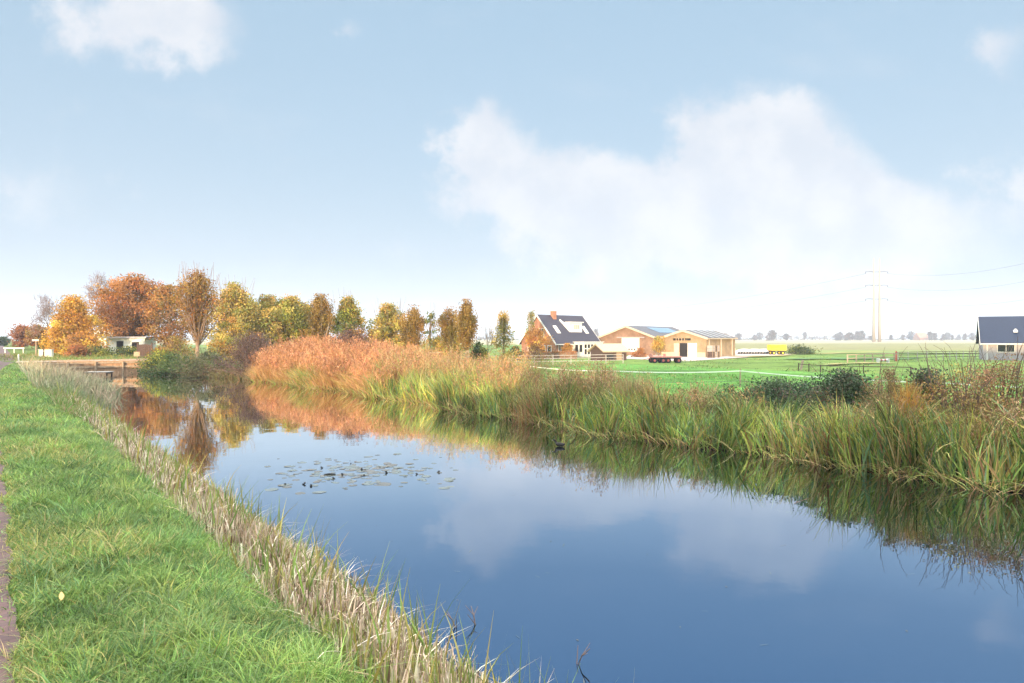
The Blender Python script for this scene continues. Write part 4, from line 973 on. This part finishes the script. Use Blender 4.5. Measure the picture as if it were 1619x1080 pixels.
# clipped hedge added along the road to keep the near bank in shade
hp = []
n = 26000; uu = rng.uniform(-1, 70, n); vv = -8 + rng.uniform(-.6, .6, n); zz = rng.uniform(0, 1.35, n)
xx, yy = uv2xy(uu, vv); V, F, C = leafarr(np.stack([xx, yy, zz], 1), .16 * rng.uniform(.7, 1.3, n), .12, pal(DKGRN, n, .2))
hd = thing('shade_hedge', 'clipped dark green hedge added across the road to shade the near bank', 'hedge')
npmesh('leaves', V, F, C, M_leaf, hd)
hb = MB(); x, y = uv2xy(34.5, -8); hb.box((x, y, .62), (70, .7, 1.25), math.atan2(DU[1], DU[0])); hb.build('core', mat('hedge_core', (.03, .045, .018), .9, 4, .3), hd)

# ================================================================ FENCES AND FARM THINGS
def post_rail(name, label, pts, hgt, mpost, mrail, rails=(.5, .95), pr=.05, step=2.5, group=None, lower=0):
    r = thing(name, label, 'fence', (*pts[0], float(hxy(*pts[0]))), 0, group)
    o = Vector((pts[0][0], pts[0][1], float(hxy(*pts[0]))))
    for i in range(len(pts) - 1):
        a = np.array(pts[i]); b = np.array(pts[i + 1]); L = np.linalg.norm(b - a); k = max(1, int(round(L / step)))
        P = [a + (b - a) * j / k for j in range(k + 1)]
        for j, q in enumerate(P):
            if j == 0 and i > 0: continue
            z = float(hxy(*q)); c = Vector((q[0], q[1], z)) - o
            MB().tube([c - Vector((0, 0, .15)), c + Vector((rng.normal() * .02, rng.normal() * .02, hgt * rng.uniform(.95, 1.05)))], pr, 7).build('post', mpost, r)
        for f in rails:
            m = MB()
            for j in range(k):
                za = float(hxy(*P[j])); zb_ = float(hxy(*P[j + 1]))
                m.tube([Vector((*P[j], za + hgt * f)) - o, Vector((*P[j + 1], zb_ + hgt * f)) - o], pr * .7, 5)
            m.build('rail', mrail, r)
    return r
# paddock fence with white tape
tp = [at(838, 50), at(966, 43.0), at(1170, 43.0), at(1490, 33.5), (27.5, 26.5)]
tf = thing('tape_fence', 'thin wooden posts carrying a bright white tape across the pasture', 'fence', (0, 0, 0))
tops = []
for i, (x, y) in enumerate(tp):
    z = float(hxy(x, y)); hh = 1.18 if i != 3 else 1.1
    MB().tube([(x, y, z - .2), (x + .02, y, z + hh)], [.055, .045], 8).build('post', M_wood if i != 1 else M_barkpale, tf); tops.append((x, y - .06, z + hh - .14))
for hgt, th_, m_, nm in ((0, .055, M_tape, 'tape'), (-.62, .018, M_wire, 'wire')):
    mb = MB()
    for a, b in zip(tops[:-1], tops[1:]):
        pa = []
        for t in np.linspace(0, 1, 9): pa.append((a[0] + (b[0] - a[0]) * t, a[1] + (b[1] - a[1]) * t, a[2] + (b[2] - a[2]) * t + hgt - .10 * 4 * t * (1 - t)))
        for p, q in zip(pa[:-1], pa[1:]):
            mb.prism([(p[0], p[1], p[2] - th_ / 2), (p[0], p[1], p[2] + th_ / 2), (p[0], p[1] + .006, p[2] + th_ / 2), (p[0], p[1] + .006, p[2] - th_ / 2)],
                     [(q[0], q[1], q[2] - th_ / 2), (q[0], q[1], q[2] + th_ / 2), (q[0], q[1] + .006, q[2] + th_ / 2), (q[0], q[1] + .006, q[2] - th_ / 2)])
    mb.build(nm, m_, tf)
post_rail('garden_fence', 'grey post and rail fence in front of the farmhouse hedge', [at(700, 78), at(845, 80), at(985, 84)], 1.15, M_woodgrey, M_woodgrey, (.35, .65, .95), .05, 2.4)
post_rail('paddock_fence', 'short dark posts with thin rails, nearest of the paddock fences', [at(1262, 66), at(1297, 62), at(1365, 60), at(1440, 58)], .72, M_wooddark, M_wooddark, (.9,), .05, 2.6)
post_rail('paddock_fence', 'pale wooden post and rail fence rising to the red gate posts', [at(1340, 86), at(1380, 90), at(1414, 92)], 1.1, M_barkpale, M_wood, (.5, .92), .085, 2.2)
post_rail('paddock_fence', 'long dark grey post and rail fence leading to the bungalow', [at(1420, 92), at(1480, 96), at(1552, 104)], 1.25, M_woodgrey, M_wooddark, (.35, .65, .95), .055, 2.2)
r = thing('gate_post', 'red painted post between the pale and the dark paddock fence', 'post', (*at(1417, 91), FZ - .05)); MB().tube([(0, 0, -.1), (0, 0, 1.35), (0, 0, 1.42)], [.12, .12, .05], 10).build('shaft', M_red, r); MB().tube([(0, 0, 1.0), (0, 0, 1.15)], .126, 10).build('band', M_wood, r)
r = thing('pale_post', 'pale leaning post at the near corner of the paddock fences', 'post', (*at(1266, 68), FZ - .05)); MB().tube([(0, 0, -.1), (.2, 0, .95), (.3, 0, 1.0)], [.12, .11, .06], 9).build('shaft', M_barkpale, r); MB().tube([(.15, 0, .7), (.17, 0, .76)], .125, 9).build('band', M_wood, r)
jp = thing('horse_jump', 'low red and white striped jump in the paddock', 'jump', (*at(1396, 86), FZ - .05), R(6))
for i in range(5): MB().tube([(-.6 + i * .24, 0, .38), (-.36 + i * .24, 0, .38)], .13, 8).build('pole_stripe', M_red if i % 2 else M_white, jp)
for s in (-.66, .66): MB().box((s, 0, .3), (.1, .5, .6)).build('stand', M_white, jp)
M_redpale = mat('sunlit_red', (.62, .27, .23), .6, 5, .25)  # paler red puts sunlight into the colour of the shaded trailers
# flat red hay trailers
def trailer(label, px, D, rz, L, mb_, group):
    r = thing('farm_trailer', label, 'trailer', (*at(px, D), FZ), rz, group)
    MB().box((0, 0, .78), (L, 1.6, .16)).box((-L / 2 + .03, 0, 1.0), (.06, 1.6, .3)).build('bed', mb_, r)
    MB().box((0, -.35, .62), (L * .96, .12, .16)).box((0, .35, .62), (L * .96, .12, .16)).build('chassis', M_wooddark, r)
    MB().tube([(-L / 2, 0, .6), (-L / 2 - .9, 0, .45)], .05, 6).build('drawbar', mb_, r)
    for sx_ in (-L * .32, L * .32):
        for sy_ in (-.75, .75):
            wh = MB().tube([(sx_, sy_ - .1, .34), (sx_, sy_ + .1, .34)], .34, 14).build('wheel', M_rubber, r)
            MB().tube([(sx_, sy_ - .115, .34), (sx_, sy_ + .115, .34)], .16, 10).build('hub', M_red, wh)
    return r
trailer('red flat farm trailer on the left in front of the yellow barn', 1039, 85, R(4), 1.7, M_redpale, 'red trailers')
trailer('red flat farm trailer on the right in front of the yellow barn', 1063, 85, R(-3), 2.0, M_redpale, 'red trailers')
r = thing('farm_trailer', 'bright yellow box trailer standing on the farm track', 'trailer', (*at(1228, 128), FZ), R(3))
MB().box((0, 0, 1.35), (2.9, 1.8, 1.05)).build('box_body', M_yellow, r)
MB().box((0, 0, .72), (2.8, 1.2, .16)).build('chassis', M_wooddark, r)
for sx_ in (-.9, .8):
    for sy_ in (-.75, .75):
        wh = MB().tube([(sx_, sy_ - .1, .36), (sx_, sy_ + .1, .36)], .36, 14).build('wheel', M_rubber, r); MB().tube([(sx_, sy_ - .115, .36), (sx_, sy_ + .115, .36)], .17, 10).build('hub', M_yellow, wh)
# stacked dark crates against the yellow barn
cs0 = at(1128, 107.5)
for i in range(3):
    for j in range(2):
        r = thing('crate', ('lower ', 'upper ')[j] + ('left', 'middle', 'right')[i] + ' slatted grey crate in the stack beside the yellow barn wall', 'crate', (cs0[0] + (i - 1) * .98 * .62 , cs0[1] + (i - 1) * .98 * .78, FZ + j * 1.0), bt, 'stacked crates')
        m = MB()
        for z in (.12, .36, .6, .84):
            for s in (-.42, .42): m.box((0, s, z), (.9, .04, .17)).box((s, 0, z), (.04, .8, .17))
        m.build('slats', M_woodgrey if (i + j) % 2 else M_wooddark, r)
        m = MB()
        for sx_ in (-.45, .45):
            for sy_ in (-.45, .45): m.box((sx_, sy_, .49), (.06, .06, .98))
        m.build('frame', M_wood, r)
r = thing('water_tank', 'pale green tank beside the end of the yellow barn', 'tank', (*at(1156, 124), FZ), R(10))
MB().tube([(0, 0, .1), (0, 0, 1.25), (0, 0, 1.4), (0, 0, 1.46)], [.75, .75, .5, .15], 16).build('body', mat('pale_green', (.52, .60, .38), .5, 4, .15), r)
MB().box((0, 0, .05), (1.6, 1.6, .1)).build('pallet', M_wood, r)
# silage clamp: low white sheet weighed down along a dark edge
r = thing('silage_heap', 'long low heap under white plastic sheeting beside the yellow trailer', 'heap', (*at(1190, 134), FZ), R(4))
A = []; L = 8.4; m = MB(); k = 15
prof = [(-1.6, 0), (-1.45, .55), (-.7, .98), (.6, .95), (1.5, .5), (1.65, 0)]
for i in range(k):
    t = i / (k - 1); s = min(1, 4 * t + .25, 4 * (1 - t) + .25) * (1 + .06 * math.sin(i * 1.9))
    A.append([(-L / 2 + L * t, y * s, z * s) for y, z in prof])
for a, b in zip(A[:-1], A[1:]): m.prism(a, b)
m.build('sheet', mat('white_sheet', (.68, .66, .62), .45, 2, .12), r, True)
m = MB()
for i in range(13): m.tube([(-L / 2 + .7 + i * .56, -1.62, .2), (-L / 2 + .7 + i * .56, -1.86, .26 + .05 * math.sin(i * 2))], .24, 10)
m.build('tyre_row', M_rubber, r)
leafy('hedge_bush', 'dark green overgrown bush line right of the yellow trailer', 'shrub', 1262, 132, 547, 52, 'mound', DKGRN + GREENY[1:2], nc=60, nl=50, ls=.22, zb=.05, stems=4, trunk=.05)
hg = thing('garden_hedge', 'low rust coloured hedge in front of the farmhouse', 'hedge', (*at(868, 100), FZ), R(8))
n = 5200; p = np.stack([rng.uniform(-5.2, 4.2, n), rng.uniform(-.4, .4, n), rng.uniform(.05, 1.15, n) * (1 + .06 * rng.normal(size=n))], 1)
V, F, C = leafarr(p, .17 * rng.uniform(.6, 1.4, n), .12, pal(RUST + ORANGE, n, .2)); npmesh('leaves', V, F, C, M_leaf, hg)
MB().box((-.5, 0, .5), (9.2, .5, .95)).build('branches', M_bark, hg)
rw = thing('garden_wall', 'low pinkish brick wall at the left foot of the two pollards', 'wall', (*at(690, 63), -.95), R(-4))
MB().box((0, 0, .55), (3.0, .22, 1.5)).build('wall', M_brickred, rw); MB().box((0, 0, 1.33), (3.1, .3, .06)).build('coping', M_plinth, rw)

# ================================================================ PYLONS, WIRES, HORIZON
PZ = FZ - .06
arms = [zat(430, 500), zat(451.5, 500), zat(473, 500)]
for j, pxp in enumerate((1381.5, 1390.5)):
    r = thing('pylon', ('left one of the twin slender white steel pylon masts', 'right one of the twin slender white steel pylon masts')[j], 'pylon', (*at(pxp, 500), PZ), 0, 'twin pylon masts')
    MB().tube([(0, 0, 0), (0, 0, 14), (0, 0, 30), (0, 0, 62)], [1.25, 1.0, .72, .38], 16).build('mast', M_pylon, r, True)
    sg = -1 if j == 0 else 1
    for a in arms:
        z = a - PZ
        MB().tube([(sg * .3, 0, z), (sg * 3.2, 0, z + .35), (sg * 6.2, 0, z)], [.3, .22, .16], 6).tube([(-sg * .3, 0, z), (-sg * 1.9, 0, z)], .2, 6).build('crossarm', M_insul, r)
        MB().tube([(sg * 6.0, 0, z), (sg * 6.0, 0, z - 1.3)], .22, 6).build('insulator', M_insul, r)
    MB().tube([(0, 0, 0), (0, 0, .35)], 1.7, 16).build('footing', M_concrete, r)
for i, (a, yl, yr) in enumerate(zip(arms, (494, 503, 512), (407, 437, 467))):
    for sg, pe, ye, De, sag in ((-1, 880, yl, 830, 9), (1, 1660, yr, 400, 5)):
        x0, y0 = at(1386 + sg * 17, 500); x1, y1 = at(pe, De); z0, z1 = a - 1.2, zat(ye - (0 if sg < 0 else .5), De)
        pts = [(x0 + (x1 - x0) * t, y0 + (y1 - y0) * t, z0 + (z1 - z0) * t - sag * 4 * t * (1 - t)) for t in np.linspace(0, 1, 20)]
        lab = ('topmost', 'middle', 'lowest')[i] + (' power line running left from the twin pylons' if sg < 0 else ' power line running right from the twin pylons')
        o = MB().tube(pts, .085, 4).build('power_line', M_wire); tag(o, lab, 'power line', 'power lines')
# hazy trees along the horizon: four kinds, copied
FT = [(.10, .085, .06), (.13, .10, .07), (.08, .08, .05), (.15, .11, .07)]
protos = []
for i, pf in enumerate(('round', 'round', 'column', 'mound')):
    c, (V, F, C) = crown(2.2 if pf != 'mound' else .2, 11, (9, 11, 6, 12)[i], pf, 46, 26, 1.1, 1.0, FT, 1.0, .2)
    mb = MB().tube([(0, 0, -.5), (0, 0, 6)], [.5, .2], 5)
    nv_ = len(V); V = np.concatenate([V, np.array(mb.v)]); C = np.concatenate([C, np.tile((.10, .08, .06), (len(mb.v), 1))])
    q = [tuple(x + nv_ for x in f) for f in mb.f if len(f) == 4]
    protos.append(npmesh('tree', V, np.concatenate([F, np.array(q)]), C, M_leaf))
xs = np.concatenate([rng.uniform(1160, 1550, 44), rng.uniform(1000, 1160, 6), rng.uniform(820, 1000, 6)])
for i, pxx in enumerate(sorted(xs)):
    o = protos[i % 4] if i < 4 else protos[int(rng.integers(0, 4))].copy()
    if i >= 4: col.objects.link(o)
    D = rng.uniform(820, 1150); o.location = (*at(pxx, D), -1.4); s = rng.uniform(.55, 1.15); o.scale = (s, s, s * rng.uniform(.8, 1.1)); o.rotation_euler = (0, 0, rng.uniform(0, 6))
    tag(o, 'small hazy tree in the row along the far horizon', 'tree', 'hazy trees on the horizon')
n = 9000; pxs = rng.uniform(-900, 2600, n); D = 1250 + rng.uniform(-30, 30, n); hh = (5 + 3 * np.sin(pxs * .021) + 2 * np.sin(pxs * .057 + 1)) * np.clip(rng.random(n) + .1, 0, 1)
V, F, C = leafarr(np.stack([(pxs - CX) * D / FPX, D, -1.4 + np.abs(hh)], 1), rng.uniform(3, 6.5, n), rng.uniform(2, 3.5, n), pal(FT, n)); tag(npmesh('distant_wood', V, F, C, M_leaf), 'hazy grey belt of woods on the horizon', 'woodland', kind='stuff')
gable_house('distant_farm', 'tiny red roofed farm in the haze on the horizon', 'house', (*at(1456, 980), -1.4), R(15), 16, 11, 4, 11, M_brickred, mat('red_tiles', (.42, .16, .10), .8, 2, .2), .3, .3)

# ================================================================ ON THE WATER
M_pad = [mat('lily_pad', (.11, .135, .13), .18, 6, .3, spec=1.0), mat('lily_pad_brown', (.10, .095, .08), .2, 6, .35, spec=.9)]
pm = []
for k in range(3):
    mb = MB(); n = 16; pts = []
    for i in range(n + 1):
        a = .22 + (2 * math.pi - .44) * i / n; q = 1 + .04 * math.sin(5 * a + k); pts.append((q * math.cos(a), q * math.sin(a) * (.85 + .1 * k), .004 + .06 * max(0, math.sin(2 * a + k)) * (k == 2)))
    pts.append((.08, 0, .002)); mb.poly(pts[::-1] if k == 9 else pts); pm.append(mb)
pads = [m.build('lily_pad', M_pad[i % 2]) for i, m in enumerate(pm)]
for i in range(190):
    while True:
        if i < 135: px_, py_ = 560 + rng.normal() * 62, 746 + rng.normal() * 13
        elif i < 165: px_, py_ = 520 + rng.normal() * 60, 752 + rng.normal() * 9
        else: px_, py_ = rng.uniform(420, 720), rng.uniform(735, 785)
        if 415 < px_ < 725 and 718 < py_ < 786: break
    D = (CAM_Z - WZ) * FPX / (py_ - HY)
    o = pads[i] if i < 3 else pads[int(rng.integers(0, 3))].copy()
    if i >= 3: col.objects.link(o)
    s = rng.gamma(5, .0105) + .012; o.location = (*at(px_, D), WZ + .001 + .002 * rng.random()); o.scale = (s * rng.uniform(.8, 1.25), s, s); o.rotation_euler = (rng.normal() * .015, rng.normal() * .015, rng.uniform(0, 6.28))
    tag(o, 'flat lily pad floating in the patch on the open water', 'lily pad', 'floating lily pads')
# curled dead leaves standing up out of the patch
bud = MB().tube([(0, 0, -.05), (.02, 0, .03), (.05, .01, .07), (.10, .01, .08)], [.02, .05, .055, .015], 7).build('lily_bud', M_dark)
for i, (px_, py_) in enumerate(((452, 766), (479, 766), (491, 769), (573, 743), (541, 751), (576, 752), (660, 750), (692, 747), (529, 757), (555, 733), (600, 739), (510, 740), (612, 748))):
    D = (CAM_Z - WZ) * FPX / (py_ - HY); o = bud if i == 0 else bud.copy()
    if i: col.objects.link(o)
    o.location = (*at(px_, D), WZ); s = rng.uniform(.22, .5); o.scale = (s, s, s * .7); o.rotation_euler = (0, 0, rng.uniform(0, 6))
    tag(o, 'dark curled dead leaf sticking up from the lily patch', 'dead leaf', 'dark curled leaves in the lily patch')
D = (CAM_Z - WZ) * FPX / (751 - HY)
o = MB().tube([(-.18, 0, 0), (0, .01, .03), (.2, 0, .01)], [.035, .05, .03], 7).build('driftwood', M_dark); o.scale = (.55, .5, .35); o.location = (*at(521, D), WZ + .005); tag(o, 'short dark piece of wood lying among the lily pads', 'driftwood')
# bits of leaf and reed drifting on the water
bit = [MB().poly([(-1, -.1, 0), (0, -.42, .02), (1, 0, .05), (.1, .4, .02)]).build('floating_leaf', bpy.data.materials['lily_pad_brown']), MB().poly([(-2.4, -.1, 0), (2.4, -.16, .02), (2.5, .08, .03), (-2.4, .12, 0)]).build('floating_leaf', bpy.data.materials['lily_pad'])]
for i in range(34):
    px_, py_ = ((871, 856), (891, 862), (866, 906), (915, 757), (1017, 822), (850, 912))[i] if i < 6 else (rng.uniform(560, 1560), rng.uniform(720, 1050))
    o = bit[i] if i < 2 else bit[int(rng.integers(0, 2))].copy()
    if i >= 2: col.objects.link(o)
    D = (CAM_Z - WZ) * FPX / (py_ - HY); s = rng.uniform(.009, .022); o.location = (*at(px_, D), WZ + .004); o.scale = (s, s, s); o.rotation_euler = (0, 0, rng.uniform(0, 6.28))
    tag(o, 'tiny scrap of leaf or straw drifting on the open water', 'floating leaf', 'scraps drifting on the canal')
# coot
D = (CAM_Z - WZ) * FPX / (706 - HY)
ct = thing('coot', 'small dark waterbird swimming in front of the far bank', 'bird', (*at(885, D), WZ), R(150))
def skin_body():
    me = bpy.data.meshes.new('body'); 
    vs_ = [(0, 0, .06), (-.11, 0, .065), (-.19, 0, .10), (.10, 0, .075), (.145, 0, .14), (.165, 0, .195), (.20, 0, .20), (.245, 0, .188)]
    me.from_pydata(vs_, [(0, 1), (1, 2), (0, 3), (3, 4), (4, 5), (5, 6), (6, 7)], [])
    ob = bpy.data.objects.new('body', me); col.objects.link(ob)
    md = ob.modifiers.new('skin', 'SKIN')
    for i, q in enumerate(((.085, .07), (.07, .055), (.02, .015), (.065, .055), (.034, .034), (.036, .036), (.028, .026), (.008, .007))): me.skin_vertices[0].data[i].radius = q
    me.skin_vertices[0].data[0].use_root = True
    ob.modifiers.new('sub', 'SUBSURF').render_levels = 2; me.materials.append(M_dark); return ob
bd = skin_body(); bd.parent = ct; ct.scale = (.72, .72, .72)
MB().tube([(.225, 0, .192), (.275, 0, .18)], [.014, .004], 6).build('bill', M_white, ct)
# twigs reaching out of the water near the stubble, and a fallen leaf
def ground_at(px_, py_, zz): D_ = (CAM_Z - zz) * FPX / (py_ - HY); return (*at(px_, D_), zz)
for i, (px_, py_) in enumerate(((722, 992), (752, 988), (912, 1050))):
    x, y, z = ground_at(px_, py_, WZ); a = rng.uniform(0, 6.28); L = .10
    stem = [(0, 0, -.03), (L * .4 * math.cos(a), L * .4 * math.sin(a), .07), (L * math.cos(a), L * math.sin(a), .13)]
    o = MB().tube(stem, [.006, .005, .003], 5).build('twig', M_twig)
    for k in range(3):
        a2 = a + (-.9, .8, 1.6)[k]; q = stem[1] if k < 2 else (0, 0, 0)
        MB().tube([q, (q[0] + .08 * math.cos(a2), q[1] + .08 * math.sin(a2), q[2] + .05 + .03 * k)], [.004, .002], 4).build('side_shoot', M_twig, o)
    o.location = (x, y, z)
    tag(o, ('forked dark twig in the water closest to the stubble', 'forked dark twig in the open water right of the other', 'small dark twig at the bottom edge of the water')[i], 'twig', 'twigs in the water')
fl = MB(); k = 9
top_ = [(.0, -.05), (.025, -.03), (.04, 0), (.028, .03), (0, .065), (-.022, .03), (-.035, 0), (-.02, -.03)]
fl.prism([(x, y, .02 + .25 * abs(x)) for x, y in top_], [(x, y, .022 + .25 * abs(x)) for x, y in top_]); o = fl.build('fallen_leaf', mat('leaf_tan', (.55, .36, .14), .7, 30, .2))
x, y, z = ground_at(96, 968, 0.0); o.location = (x, y, .09); o.scale = (.42, .6, .5); o.rotation_euler = (R(35), R(10), R(40)); tag(o, 'single tan fallen leaf lying on the green grass', 'leaf')

# ================================================================ HAZE
hz_ = MB().box((0, 0, 41.0), (9000, 9000, 90)).build('haze', None); tag(hz_, kind='stuff')
m = bpy.data.materials.new('haze'); m.use_nodes = True; t = m.node_tree; t.nodes.remove(t.nodes['Principled BSDF'])
pv_ = t.nodes.new('ShaderNodeVolumePrincipled'); pv_.inputs['Color'].default_value = (.64, .78, 1, 1); pv_.inputs['Density'].default_value = .00046; pv_.inputs['Anisotropy'].default_value = .0
t.links.new(pv_.outputs[0], t.nodes['Material Output'].inputs['Volume']); hz_.data.materials.append(m)
